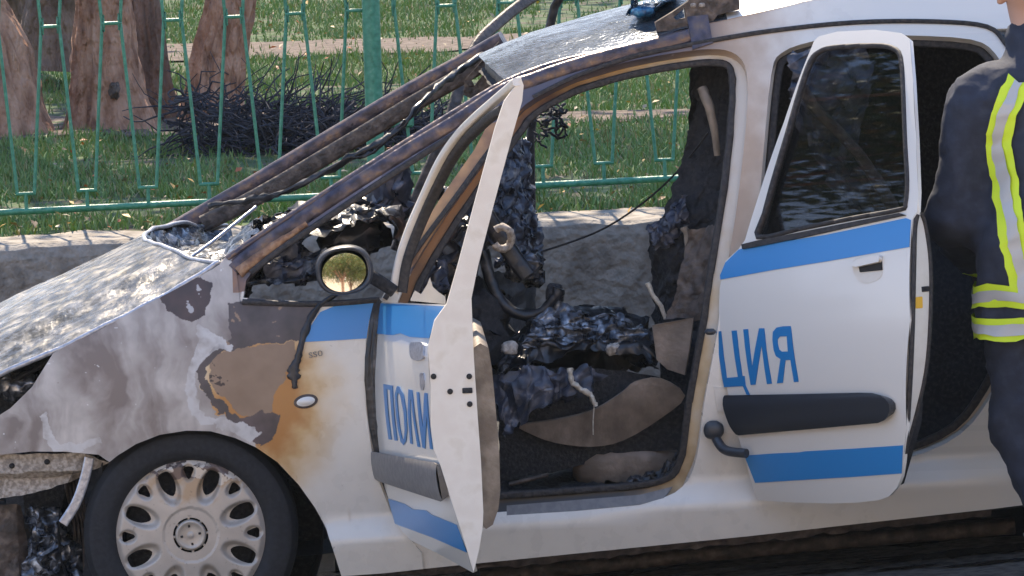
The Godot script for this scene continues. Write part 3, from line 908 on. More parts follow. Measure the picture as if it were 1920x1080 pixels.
func make_grass() -> void:
	var rng := RandomNumberGenerator.new()
	rng.seed = 21
	var b := MB.new()
	b.v = PackedVector3Array([Vector3(-0.5, 0, 0), Vector3(0.5, 0, 0), Vector3(-0.38, 0.5, 0.1), Vector3(0.38, 0.5, 0.1), Vector3(0, 1, 0.45)])
	b.tri(0, 2, 1); b.tri(1, 2, 3); b.tri(2, 4, 3)
	b.smooth()
	var xf := []; var cols := []
	var pn := FastNoiseLite.new(); pn.seed = 6; pn.frequency = 0.55; pn.fractal_octaves = 3
	for k in 360000:
		var z := -3.2 - 16.5 * pow(rng.randf(), 1.25)
		var half := 3.2 + (-z) * 0.12
		var x := rng.randf_range(-half - 0.3, half + 0.6)
		var bare := pn.get_noise_2d(x * 1.3, z * 0.75)
		var on_soil := false
		for sl in soil:
			if Geometry2D.is_point_in_polygon(Vector2(x, z), sl): on_soil = true
		if on_soil and rng.randf() < 0.93: continue
		if bare > 0.2 and rng.randf() < 0.9: continue
		if z > -3.45 and rng.randf() < 0.5: continue
		var h := rng.randf_range(0.018, 0.052) * (1.0 if z < -4 else 1.15)
		var w := rng.randf_range(0.004, 0.009)
		var bs := Basis.from_euler(Vector3(rng.randf_range(-0.5, 0.5), rng.randf() * TAU, rng.randf_range(-0.4, 0.4)))
		bs = bs * Basis.from_scale(Vector3(w, h, h))
		xf.append(Transform3D(bs, Vector3(x, lawn_y(x, z) - 0.003, z)))
		var q := rng.randf()
		var c := Color(0.10 + 0.09 * q * q, 0.185 + 0.06 * q, 0.05 + 0.02 * q)
		if rng.randf() < 0.14: c = Color(0.26, 0.22, 0.10)
		cols.append(c)
	var m := mat(Color.WHITE, 0.6)
	m.vertex_color_use_as_albedo = true
	m.backlight_enabled = true
	m.backlight = lin(0.09, 0.14, 0.03)
	var g := cloud_of(b.mesh(), xf, cols, m, "grass", self)
	tag(g, "short green grass of the park lawn", "grass", "", "stuff")
	xf = []; cols = []
	for k in 1500:
		var z := -3.05 - 14.0 * pow(rng.randf(), 1.8)
		var x := rng.randf_range(-3.0, 3.2)
		xf.append(Transform3D(Basis.from_euler(Vector3(rng.randf_range(-0.7, 0.7), rng.randf() * TAU, rng.randf_range(-0.7, 0.7))).scaled(Vector3.ONE * rng.randf_range(0.4, 1.1)), Vector3(x, (lawn_y(x, z) if z < -3.2 else 0.91) + rng.randf_range(0.012, 0.05), z)))
		cols.append([Color(0.42, 0.12, 0.045), Color(0.30, 0.17, 0.08), Color(0.50, 0.30, 0.08), Color(0.26, 0.17, 0.10), Color(0.40, 0.31, 0.20)][rng.randi() % 5])
	var fl := cloud_of(leaf_mesh(0.036), xf, cols, m, "fallen_leaves", self)
	tag(fl, "scattered orange and brown fallen leaves on the lawn", "leaves", "", "stuff")

# ---------- car ----------
func off(l: PackedVector2Array, d: float) -> PackedVector2Array:
	if Geometry2D.is_polygon_clockwise(l): l.reverse()
	var r := Geometry2D.offset_polygon(l, d, Geometry2D.JOIN_ROUND)
	return r[0]

func jamb_material() -> StandardMaterial3D:
	var W := 420; var H := 256
	var im := Image.create(W, H, false, Image.FORMAT_RGB8)
	var n2 := FastNoiseLite.new(); n2.seed = 9; n2.frequency = 9.0; n2.fractal_octaves = 4
	for j in H:
		for i in W:
			var x := TX.position.x + TX.size.x * (i + 0.5) / W
			var y := TX.position.y + TX.size.y * (1.0 - (j + 0.5) / H)
			var c := n2.get_noise_2d(x, y)
			var w := x + c * 0.10
			var col := Color(0.72, 0.66, 0.575)
			var up := smoothstep(0.72, 0.9, y)
			var burn := Color(0.06, 0.045, 0.04).lerp(Color(0.36, 0.17, 0.06), smoothstep(-0.45, -0.15, w))
			burn = burn.lerp(Color(0.16, 0.085, 0.05), smoothstep(0.0, 0.12, w))
			burn = burn.lerp(Color(0.50, 0.29, 0.11), smoothstep(0.14, 0.30, w))
			burn = burn.lerp(Color(0.62, 0.47, 0.28), smoothstep(0.34, 0.48, w))
			col = burn.lerp(col, smoothstep(0.46, 0.62, w))
			if y < 0.85: col = col.lerp(Color(0.05, 0.045, 0.042), smoothstep(0.85, 0.75, y) * (1.0 - smoothstep(0.30, 0.5, w)))
			im.set_pixel(i, j, Color(clampf(col.r, 0, 1), clampf(col.g, 0, 1), clampf(col.b, 0, 1)).linear_to_srgb())
	var m := mat(Color.WHITE, 0.45)
	m.albedo_texture = ImageTexture.create_from_image(im)
	return m

var front_hole: PackedVector2Array
func make_body() -> void:
	front_hole = catmull2(v2([0.057,1.412,0.169,1.471,0.257,1.497,0.345,1.518,0.462,1.536,0.564,1.544,0.624,1.534,0.657,1.499,0.661,1.43,0.646,1.303,0.612,1.106,0.576,0.938,0.544,0.767,0.507,0.595,0.484,0.45,0.445,0.374,0.357,0.341,0.155,0.331,-0.047,0.323,-0.191,0.319,-0.277,0.344,-0.32,0.449,-0.334,0.596,-0.339,0.74,-0.325,0.853,-0.304,0.909,-0.263,0.993,-0.164,1.138,-0.072,1.255,0.004,1.351]), 3)
	var quarter: PackedVector2Array = v2([-0.723,0.925,-0.713,0.972,-0.686,1.006,-0.627,1.052,-0.493,1.135,-0.451,1.162,-0.362,1.216,-0.259,1.278,-0.17,1.329,-0.097,1.364,-0.056,1.373,-0.051,1.356,-0.085,1.298,-0.176,1.18,-0.268,1.052,-0.321,0.966,-0.352,0.911,-0.517,0.907])
	var rear_hole: PackedVector2Array = catmull2(v2([0.728,1.471,0.758,1.527,0.84,1.555,0.957,1.566,1.102,1.564,1.275,1.548,1.338,1.509,1.374,1.423,1.404,1.223,1.397,0.94,1.354,0.74,1.286,0.597,1.198,0.49,1.053,0.429,0.85,0.399,0.676,0.387,0.631,0.429,0.628,0.678,0.656,0.963,0.692,1.245]), 3)
	var rear_quarter: PackedVector2Array = v2([1.346,1.574,1.479,1.573,1.826,1.551,2.079,1.458,2.181,1.269,1.945,1.22,1.524,1.177,1.466,1.292,1.407,1.478])
	var outline: PackedVector2Array = v2([-0.789,1.009,-0.764,1.039,-0.698,1.08,-0.595,1.141,-0.448,1.227,-0.271,1.329,-0.124,1.412,0.002,1.479,0.142,1.526,0.304,1.558,0.45,1.587,0.575,1.615,0.7,1.637,0.848,1.666,1.039,1.692,1.258,1.705,1.475,1.69,1.761,1.638,2.043,1.544,2.279,1.394,2.442,1.188,2.55,0.968,2.584,0.807,2.614,0.6,2.589,0.367,2.422,0.332,2.242,0.327,2.222,0.448,2.141,0.574,2.024,0.644,1.9,0.675,1.778,0.653,1.662,0.584,1.59,0.468,1.568,0.31,1.295,0.285,0.904,0.255,0.615,0.232,0.325,0.213,0.036,0.194,-0.253,0.175,-0.455,0.165,-0.461,0.425,-0.466,0.715,-0.518,0.873,-0.733,0.892])
	var body := cp(side_uv(panel(outline, [front_hole, quarter, rear_hole, rear_quarter], side_z, 0.035, 0.04)), "body_side", M.side)
	M.jamb_burn = jamb_material()
	M.hub_cap = hub_material()
	var jz := func(p): return side_z(p) - 0.047
	var jo := off(front_hole, 0.03)
	var jr := put(side_uv(panel(jo, [off(front_hole, -0.033)], jz, 0.05, 0.02)), "door_jamb", M.jamb_burn, body)
	var l := on_side(off(front_hole, -0.038), -0.045)
	put(sweep(l, 0.011, 0.010, Vector3(0, 0, 1), 8, -1, true, 0.25), "door_seal", M.seal, jr)
	jr = put(side_uv(panel(off(rear_hole, 0.03), [off(rear_hole, -0.020)], jz, 0.05, 0.02)), "door_jamb", M.jamb_burn, body)
	put(sweep(on_side(off(rear_hole, -0.022), -0.045), 0.012, 0.011, Vector3(0, 0, 1), 8, -1, true), "door_seal", M.seal, jr)
	# dark gutter lines along the roof rail and the sill step
	put(sweep(catmull(on_side(v2([0.08,1.431,0.198,1.483,0.345,1.528,0.463,1.55,0.58,1.568,0.741,1.588,0.959,1.603,1.177,1.599,1.321,1.581,1.368,1.534,1.393,1.49]), 0.002), 4), 0.006, 0.0065), "roof_gutter", M.seal, body)
	put(sweep(catmull(on_side(v2([-0.764,1.028,-0.698,1.071,-0.596,1.133,-0.449,1.219,-0.272,1.32,-0.124,1.403,0.002,1.47,0.142,1.517,0.303,1.549,0.45,1.579,0.509,1.591]), -0.006), 4), 0.012, 0.010, Vector3(0, 0, 1), 8, -1, false, 0.0, 1.0), "pillar_ridge", M.heat_metal, body)
	put(sweep(catmull(on_side(v2([-0.701,0.99,-0.627,1.044,-0.494,1.127,-0.363,1.207,-0.171,1.32,-0.082,1.36]), 0.0), 4), 0.012, 0.009), "quarter_window_seal", M.seal, body)
	put(sweep(catmull(on_side(v2([-0.725,0.914,-0.517,0.902,-0.356,0.908]), 0.0), 4), 0.016, 0.008), "quarter_window_seal", M.seal, body)
	put(panel(v2([1.351,1.568,1.479,1.567,1.825,1.545,2.071,1.452,2.174,1.273,1.946,1.226,1.527,1.182,1.471,1.292,1.411,1.473]), [], func(p): return side_z(p) - 0.012, 0.06, 0.004), "rear_quarter_glass", M.glass, body)
	# division pillar behind the quarter window: thin seals on the scorched steel
	put(sweep(catmull(on_side(v2([-0.342,0.91,-0.254,1.035,-0.148,1.165,-0.034,1.307,0.011,1.354]), 0.004), 4), 0.008, 0.007), "pillar_seal", M.seal, body)
	# rounded outer pillar and roof rail
	put(sweep(catmull(on_side(v2([-0.749,0.997,-0.699,1.037,-0.597,1.102,-0.45,1.192,-0.273,1.294,-0.125,1.375,0.001,1.448,0.082,1.474,0.141,1.493,0.244,1.52,0.346,1.542,0.449,1.562,0.511,1.577]), -0.012), 5), 0.022, 0.024, Vector3(0, 0, 1), 14, -1, false, 0.0, 0.8), "front_pillar", M.heat_metal, body)
	put(sweep(catmull(on_side(v2([-0.735,0.991,-0.685,1.026,-0.612,1.074,-0.546,1.114]), -0.006), 5), 0.020, 0.019, Vector3(0, 0, 1), 12, 0.6, false, 0.2, 0.8), "rusted_pillar_foot", M.rust, body)
	cp(crumple([on_side(v2([-0.484,0.164,-0.253,0.173,0.036,0.192,0.325,0.211,0.615,0.23,0.904,0.254,1.281,0.284]), -0.03), on_side(v2([-0.485,0.148,-0.254,0.154,0.035,0.169,0.325,0.19,0.614,0.207,0.904,0.228,1.281,0.26]), -0.04)], 90, 8, 0.008, 14), "sill_flange", M.burnt_brown)
	cp(sweep(catmull(v3([-0.099,0.087,-0.55,0.347,0.116,-0.55,0.794,0.146,-0.55,1.39,0.177,-0.55]), 6), 0.06, 0.022, Vector3(0, 0, 1), 8, -1, false, 0.15), "exhaust_pipe", M.burnt_brown)
	# front wing
	var wing_out: PackedVector2Array = v2([-1.239,0.792,-1.18,0.823,-1.121,0.847,-1.005,0.906,-0.903,0.954,-0.801,1.005,-0.764,1.028,-0.743,1.019,-0.736,0.965,-0.732,0.909,-0.632,0.903,-0.517,0.896,-0.365,0.907,-0.385,0.855,-0.397,0.799,-0.403,0.713,-0.402,0.612,-0.392,0.51,-0.372,0.414,-0.342,0.325,-0.301,0.269,-0.266,0.221,-0.263,0.175,-0.369,0.167,-0.484,0.163,-0.5,0.224,-0.52,0.295,-0.55,0.354,-0.591,0.418,-0.646,0.482,-0.702,0.524,-0.758,0.552,-0.822,0.572,-0.887,0.576,-0.959,0.567,-1.024,0.544,-1.075,0.514,-1.097,0.497,-1.125,0.518,-1.219,0.528,-1.306,0.529,-1.393,0.52,-1.483,0.499,-1.479,0.577,-1.419,0.61,-1.36,0.646,-1.299,0.703])
	var wing := cp(side_uv(panel(wing_out, [], func(p): return side_z(p) + 0.008, 0.022, 0.014)), "front_wing", M.side)
	tag(wing, "front wing burnt to grey metal and scorched brown")
	put(panel(v2([-0.481,0.895,-0.368,0.904,-0.387,0.852,-0.395,0.807,-0.463,0.805,-0.563,0.803,-0.548,0.839,-0.518,0.881]), [], func(p): return side_z(p, false) + 0.0100, 0.05, 0.0015), "blue_stripe", M.blue, wing)
	# turn signal repeater
	var tl: PackedVector2Array = v2([-0.564,0.644])
	var rp := put(panel(circle(tl[0], 0.033, 0.019, 28, 0.16), [], func(p): return side_z(p, false) + 0.010 + 0.004 * (1.0 - ((p - tl[0]) / Vector2(0.033, 0.019)).length_squared()), 0.008, 0.006), "side_indicator", M.burnt_brown, wing)
	put(panel(circle(tl[0], 0.025, 0.0125, 28, 0.16), [], func(p): return side_z(p, false) + 0.014 + 0.008 * maxf(0, 1.0 - ((p - tl[0]) / Vector2(0.025, 0.0125)).length_squared()), 0.005, 0.003), "lens", M.lens, rp)
	# melted black trim that ran down the wing
	var dr := on_side(v2([-0.458,0.935,-0.517,0.899,-0.547,0.86,-0.569,0.804,-0.582,0.759,-0.594,0.734,-0.593,0.702,-0.592,0.679]), 0.012)
	var drip_rows := [0.012, 0.011, 0.010, 0.009, 0.012, 0.015, 0.008, 0.004]
	var rows := []
	var cm := catmull(dr, 5)
	for i in cm.size():
		var k: float = drip_rows[mini(i / 5, 7)] * (1.0 + 0.45 * noise.get_noise_1d(i * 0.9))
		var row := PackedVector3Array()
		for j in 9:
			var a := TAU * j / 9
			row.append(cm[i] + Vector3(cos(a) * k, sin(a) * k * 0.3, sin(a) * 0.006))
		rows.append(row)
	put(loft(rows, true, true), "melted_trim", M.char, wing)
	# what is left of the name badge
	var f := SystemFont.new()
	f.font_names = PackedStringArray(["Droid Serif"])
	f.font_italic = true
	var tm := TextMesh.new()
	tm.font = f; tm.text = "sso"; tm.font_size = 24; tm.pixel_size = 0.0011; tm.depth = 0.002
	var bd := put(tm, "badge_letters", M.grey_plastic, wing)
	var bpnt: PackedVector2Array = v2([-0.533,0.772])
	bd.position = Vector3(bpnt[0].x, bpnt[0].y, side_z(bpnt[0], false) + 0.011)
	bd.rotation.z = 0.16
	# black gap and melted seal between wing and door
	cp(crumple([on_side(v2([-0.37,0.914,-0.389,0.841,-0.399,0.742,-0.4,0.627,-0.39,0.525,-0.369,0.422,-0.338,0.325]), 0.012), on_side(v2([-0.347,0.908,-0.364,0.84,-0.373,0.741,-0.371,0.626,-0.369,0.524,-0.349,0.421,-0.318,0.324]), 0.020)], 10, 60, 0.007, 24.0), "melted_hinge_seal", M.char)
	# sill cover strip and scuff plate
	cp(panel(v2([-0.032,0.339,0.185,0.349,0.329,0.356,0.419,0.375,0.393,0.346,0.327,0.331,0.154,0.32,-0.033,0.314]), [], func(p): return side_z(p) + 0.0, 0.05, 0.01), "sill_plate", M.grey_plastic)
	# under the sill
	cp(loft([v3([-0.5, 0.17, -0.06, 0.5, 0.235, -0.06, 1.5, 0.30, -0.06, 2.3, 0.34, -0.06]), v3([-0.5, 0.15, -0.2, 0.5, 0.21, -0.2, 1.5, 0.275, -0.2, 2.3, 0.32, -0.2]), v3([-0.5, 0.17, -1.7, 0.5, 0.235, -1.7, 1.5, 0.3, -1.7, 2.3, 0.34, -1.7])]), "underbody", M.char_matte)
	# door stop strap and hinge on the centre pillar
	var ds := cp(tube(catmull(v3([0.531,0.52,0,0.546,0.489,0.03,0.565,0.476,0.06,0.612,0.472,0.1]), 5), 0.013, 10), "door_strap", M.black_plastic)
	put(lump(v3([0.531,0.529,0.01])[0], Vector3(0.028, 0.026, 0.02), 0.002, 20, 0, 20, 0.9), "strap_boot", M.black_plastic, ds)
	cp(box(Vector3(0.03, 0.016, 0.03)), "door_hinge", M.black_plastic).position += v3([0.53,0.794,0])[0]
	for c in [[1352, 500], [1352, 760]]: pass
	var hp := v2([0.553,0.586])
	cp(panel(v2([0.535,0.645,0.573,0.639,0.582,0.571,0.543,0.579]), [], func(p): return side_z(p) + 0.006, 0.05, 0.006), "hinge_plate", M.jamb)
	make_wheel(Vector3(WHEEL_X, 0.29, -0.115), 0.29)
	make_wheel(Vector3(WHEEL_X, 0.29, -1.635), 0.29, true)
	make_wheel(Vector3(1.875, 0.482, -0.13), 0.30)
	make_wheel(Vector3(1.875, 0.482, -1.62), 0.30, true)
	# wheel arch lining
	for c in [[Vector2(WHEEL_X, 0.29), 0.36, -0.50], [Vector2(1.875, 0.48), 0.36, -0.5]]:
		var rws := []
		for zz in [-0.05, -0.2, c[2]]:
			var row := PackedVector3Array()
			for k in 25:
				var a := PI * (k / 24.0 * 1.5 - 0.25)
				row.append(Vector3(c[0].x + cos(a) * c[1], c[0].y + sin(a) * c[1] * 0.99, zz))
			rws.append(row)
		var wl := cp(loft(rws), "wheel_arch_liner", M.char_matte)
		put(flat(circle(c[0], 0.375, 0.36, 32), -0.5, 0.02), "inner_plate", M.char_matte, wl)

func make_wheel(at: Vector3, r: float, flip := false) -> void:
	var tyre := lathe(v2([0.185, -0.09, 0.215, -0.098, 0.255, -0.098, r - 0.012, -0.085, r, -0.06, r, 0.0, r, 0.06, r - 0.004, 0.072, r - 0.016, 0.086, 0.272, 0.093, 0.255, 0.0965, 0.25, 0.094, 0.246, 0.0975, 0.228, 0.098, 0.215, 0.092, 0.205, 0.085, 0.195, 0.07]), 96)
	var w := cp(tyre, "wheel", M.rubber)
	w.position += at
	if flip: w.rotation.y = PI
	put(lathe(v2([0.2, 0.07, 0.185, 0.06, 0.18, 0.0, 0.17, 0.02, 0.10, 0.03, 0.0, 0.035]), 48), "rim", M.char_matte, w)
	if flip: return
	var holes := []
	for k in 8:
		var a := PI / 8 + k * PI / 4
		# long rounded slot
		var s := PackedVector2Array()
		for q in [[0.114, 0.0], [0.126, 0.013], [0.144, 0.0195], [0.164, 0.0195], [0.181, 0.0145], [0.184, 0.0], [0.181, -0.0145], [0.164, -0.0195], [0.144, -0.0195], [0.126, -0.013]]:
			s.append(Vector2(q[0], q[1]).rotated(a))
		holes.append(catmull2(s, 2))
		a = k * PI / 4
		s = PackedVector2Array()
		for q in [[0.150, 0.0], [0.154, 0.005], [0.178, 0.0145], [0.184, 0.011], [0.185, 0.0], [0.184, -0.011], [0.178, -0.0145], [0.154, -0.005]]:
			s.append(Vector2(q[0], q[1]).rotated(a))
		holes.append(s)
	holes.append(circle(Vector2.ZERO, 0.0475, 0.0475, 32))
	var hz := func(p: Vector2) -> float:
		var d := p.length()
		var z := 0.098 - 0.008 * smoothstep(0.05, 0.2, d) - 0.012 * smoothstep(0.185, 0.205, d)
		# sunken bed round each slot
		var an := fposmod(p.angle(), PI / 4) - PI / 8
		var q := Vector2(d - 0.142, d * an) / Vector2(0.056, 0.030)
		z -= 0.017 * (1.0 - smoothstep(0.62, 1.0, q.length()))
		an = fposmod(p.angle() + PI / 8, PI / 4) - PI / 8
		q = Vector2(d - 0.170, d * an) / Vector2(0.026, 0.019)
		z -= 0.013 * (1.0 - smoothstep(0.6, 1.0, q.length()))
		z -= 0.003 * smoothstep(0.0745, 0.073, d)
		return z
	var hc := put(panel(circle(Vector2.ZERO, 0.207, 0.207, 96), holes, hz, 0.004, 0.006, false), "hub_cap", M.hub_cap, w)
	put(lathe(v2([0.0, 0.098, 0.008, 0.098, 0.011, 0.094, 0.030, 0.094, 0.033, 0.0985, 0.039, 0.0985, 0.042, 0.092, 0.042, 0.08]), 48), "centre_cap", M.hub, hc)
	for k in 8:
		var a := k * PI / 4 + 0.1
		put(box(Vector3(0.009, 0.007, 0.012), 0.002), "clip", M.hub, hc, Vector3(cos(a) * 0.045, sin(a) * 0.045, 0.087)).rotation.z = a
	for k in 4:
		var a := k * PI / 2 + 0.15
		put(box(Vector3(0.007, 0.006, 0.002), 0.0006), "cap_slot", M.dark_hole, hc, Vector3(cos(a) * 0.0245, sin(a) * 0.0245, 0.0945)).rotation.z = a
	# soot and blistered paint along the upper rim
	var rng := RandomNumberGenerator.new()
	rng.seed = 5
	for k in 16:
		var a := PI / 2 + rng.randf_range(-0.62, 0.62)
		var d := rng.randf_range(0.186, 0.202)
		var c := Vector2(cos(a), sin(a)) * d
		var o := PackedVector2Array()
		for i in 12:
			var t := TAU * i / 12
			o.append(c + Vector2(cos(t) * 0.004, sin(t) * rng.randf_range(0.005, 0.011)).rotated(a) * rng.randf_range(0.6, 1.3))
		put(panel(o, [], func(p): return hz.call(p) + 0.0006, 0.01, 0.0006), "soot_flake", [M.burnt_brown, M.burnt_brown, M.ash][k % 3], hc)

func make_front() -> void:
	# bonnet
	var near: PackedVector2Array = v2([-1.743,0.527,-1.625,0.61,-1.507,0.675,-1.389,0.732,-1.213,0.806,-1.052,0.881,-0.905,0.948,-0.765,1.024])
	var xs := []
	var ny := func(x: float) -> float:
		for i in near.size() - 1:
			if x <= near[i + 1].x: return lerpf(near[i].y, near[i + 1].y, (x - near[i].x) / (near[i + 1].x - near[i].x))
		return near[near.size() - 1].y
	var rows := []
	for i in 61:
		var s := i / 60.0
		var row := PackedVector3Array()
		for j in 61:
			var t := j / 60.0
			var u := 2 * t - 1
			var bow := 1.0 - u * u
			var x0 := lerpf(-1.74, -1.60, u * u * u * u)
			var x1 := lerpf(-0.785, -1.005, bow)
			var x := lerpf(x0, x1, s)
			var z0 := side_z(Vector2(x, ny.call(x))) - 0.005
			var z := lerpf(z0, -1.75 - z0, t)
			var y: float = ny.call(x) + 0.125 * (1.0 - pow(absf(u), 2.4)) + 0.014 * smoothstep(0.80, 0.72, absf(u))
			var p := Vector3(x, y, z)
			p += Vector3(0, 1, 0) * (0.006 * noise.get_noise_2d(x * 4, z * 4) + 0.0025 * noise.get_noise_2d(x * 17, z * 17))
			row.append(p)
		rows.append(row)
	var hood := cp(loft(rows), "bonnet", M.hood)
	var seam := PackedVector3Array()
	for i in 61: seam.append(rows[i][0] + Vector3(0, 0.003, 0.004))
	put(sweep(seam, 0.008, 0.008, Vector3(0, 1, 0), 8, -1, false, 0.0, 1.0), "wing_ridge", M.bright_metal, hood)
	tag(hood, "bonnet burnt to wet bare metal")
	var edge := PackedVector3Array()
	for j in range(0, 61, 3): edge.append(rows[60][j])
	edge = catmull(edge, 4)
	put(sweep(edge, 0.006, 0.007, Vector3(0, 1, 0), 8, -1, false, 0.0, 1.0), "bonnet_edge", M.bright_metal, hood)
	# well between bonnet and windscreen
	var e2 := []
	for q in [Vector3(0.0, -0.01, 0), Vector3(0.05, -0.07, 0), Vector3(0.22, -0.05, 0), Vector3(0.30, 0.02, 0)]:
		var row := PackedVector3Array()
		for j in range(0, 61, 4): row.append(rows[60][j] + q)
		e2.append(row)
	var cowl := cp(crumple(e2, 60, 24, 0.02, 13.0), "cowl", M.char_foil)
	put(tube(v3([-0.91,0.988,-0.35,-0.804,1.054,-0.42,-0.685,1.135,-0.55]), 0.005, 8), "wiper_arm", M.bright_metal, cowl)
	# headlight cavity
	var hl := cp(panel(v2([-1.572,0.546,-1.511,0.617,-1.421,0.708,-1.362,0.742,-1.237,0.782,-1.249,0.739,-1.306,0.682,-1.366,0.626,-1.484,0.569]), [], func(p): return -0.22 - 0.10 * maxf(0, (-1.2 - p.x)), 0.03, 0.01), "headlight", M.char_matte)
	put(lump(v3([-1.342,0.695,-0.2])[0], Vector3(0.06, 0.035, 0.05), 0.022, 22, 3, 30), "reflector_remains", M.char_foil, hl)
	put(tube(catmull(v3([-1.45,0.668,-0.17,-1.361,0.708,-0.16,-1.287,0.744,-0.15,-1.243,0.769,-0.15]), 4), 0.006, 7), "lamp_rim", M.char_matte, hl)
	# bumper carrier
	var bc := cp(crumple([v3([-1.526,0.51,-0.14,-1.395,0.518,-0.1,-1.264,0.519,-0.07,-1.163,0.518,-0.05,-1.099,0.489,-0.06]), v3([-1.528,0.471,-0.14,-1.396,0.466,-0.1,-1.266,0.47,-0.07,-1.179,0.472,-0.05,-1.139,0.473,-0.06]), v3([-1.531,0.456,-0.18,-1.399,0.45,-0.14,-1.268,0.448,-0.12,-1.195,0.459,-0.1,-1.152,0.466,-0.1]), v3([-1.533,0.386,-0.18,-1.401,0.392,-0.14,-1.313,0.407,-0.12,-1.21,0.435,-0.1,-1.159,0.458,-0.1])], 60, 24, 0.004, 12), "bumper_carrier", M.ash)
	for q in v3([-1.363,0.487,-0.085,-1.267,0.497,-0.06]):
		var hs := put(lathe(v2([0.0, 0.002, 0.006, 0.002, 0.008, -0.004]), 12), "bolt", M.dark_hole, bc)
		hs.position = q
	put(sweep(catmull(v3([-1.151,0.508,-0.03,-1.167,0.448,-0.03,-1.193,0.384,-0.03,-1.229,0.332,-0.03]), 4), 0.004, 0.014), "bent_strip", M.bright_metal, bc)
	# wheel arch front shell
	cp(crumple([v3([-1.151,0.471,-0.08,-1.162,0.356,-0.08,-1.177,0.153,-0.08]), v3([-1.112,0.49,-0.05,-1.125,0.358,-0.05,-1.14,0.155,-0.05]), v3([-1.088,0.476,-0.12,-1.102,0.349,-0.12,-1.121,0.146,-0.12])], 30, 16, 0.016, 12), "arch_shell", M.char_matte)
	# burnt radiator and debris behind the missing bumper
	cp(crumple([v3([-1.633,0.38,-0.4,-1.412,0.382,-0.38,-1.146,0.443,-0.35]), v3([-1.637,0.277,-0.4,-1.416,0.272,-0.38,-1.138,0.266,-0.35]), v3([-1.65,-0.077,-0.4,-1.43,-0.082,-0.38,-1.136,-0.088,-0.35])], 50, 40, 0.03, 14), "radiator_remains", M.char)
	cp(crumple([v3([-1.405,0.372,-0.2,-1.361,0.371,-0.2,-1.348,0.361,-0.22]), v3([-1.417,0.22,-0.2,-1.36,0.218,-0.2,-1.332,0.214,-0.22]), v3([-1.425,0.03,-0.2,-1.359,0.028,-0.2,-1.331,0.024,-0.22])], 16, 30, 0.006, 10), "chassis_leg", M.burnt_brown)
	cp(crumple([v3([-1.342,0.351,-0.24,-1.29,0.366,-0.22,-1.191,0.309,-0.24]), v3([-1.336,0.275,-0.2,-1.269,0.27,-0.16,-1.176,0.27,-0.2]), v3([-1.337,0.207,-0.16,-1.263,0.195,-0.12,-1.17,0.201,-0.16]), v3([-1.355,0.04,-0.1,-1.267,0.04,-0.08,-1.167,0.034,-0.1])], 50, 60, 0.03, 16, 8.0), "melted_foil", M.char_foil)
	for k in 5:
		cp(tube(catmull(v3([-1.183,0.436,-0.15,-1.171,0.35,-0.13,-1.157,0.276,-0.14,-1.157,0.159,-0.14]), 4), 0.004, 6, -1, 0.4), "burnt_hose", M.burnt_brown).position += Vector3(-0.012 * k, 0.01 * k, -0.012 * k)
	# engine block so that nothing shows through
	cp(box(Vector3(0.75, 0.5, 1.2), 0.05), "engine", M.char_matte).position += Vector3(-1.02, 0.52, -0.9)
	# far wing
	cp(loft([v3([-1.6, 0.75, -1.6, -1.2, 0.88, -1.68, -0.8, 1.0, -1.66]), v3([-1.6, 0.4, -1.6, -1.2, 0.5, -1.72, -0.8, 0.5, -1.74])]), "far_wing", M.hood)

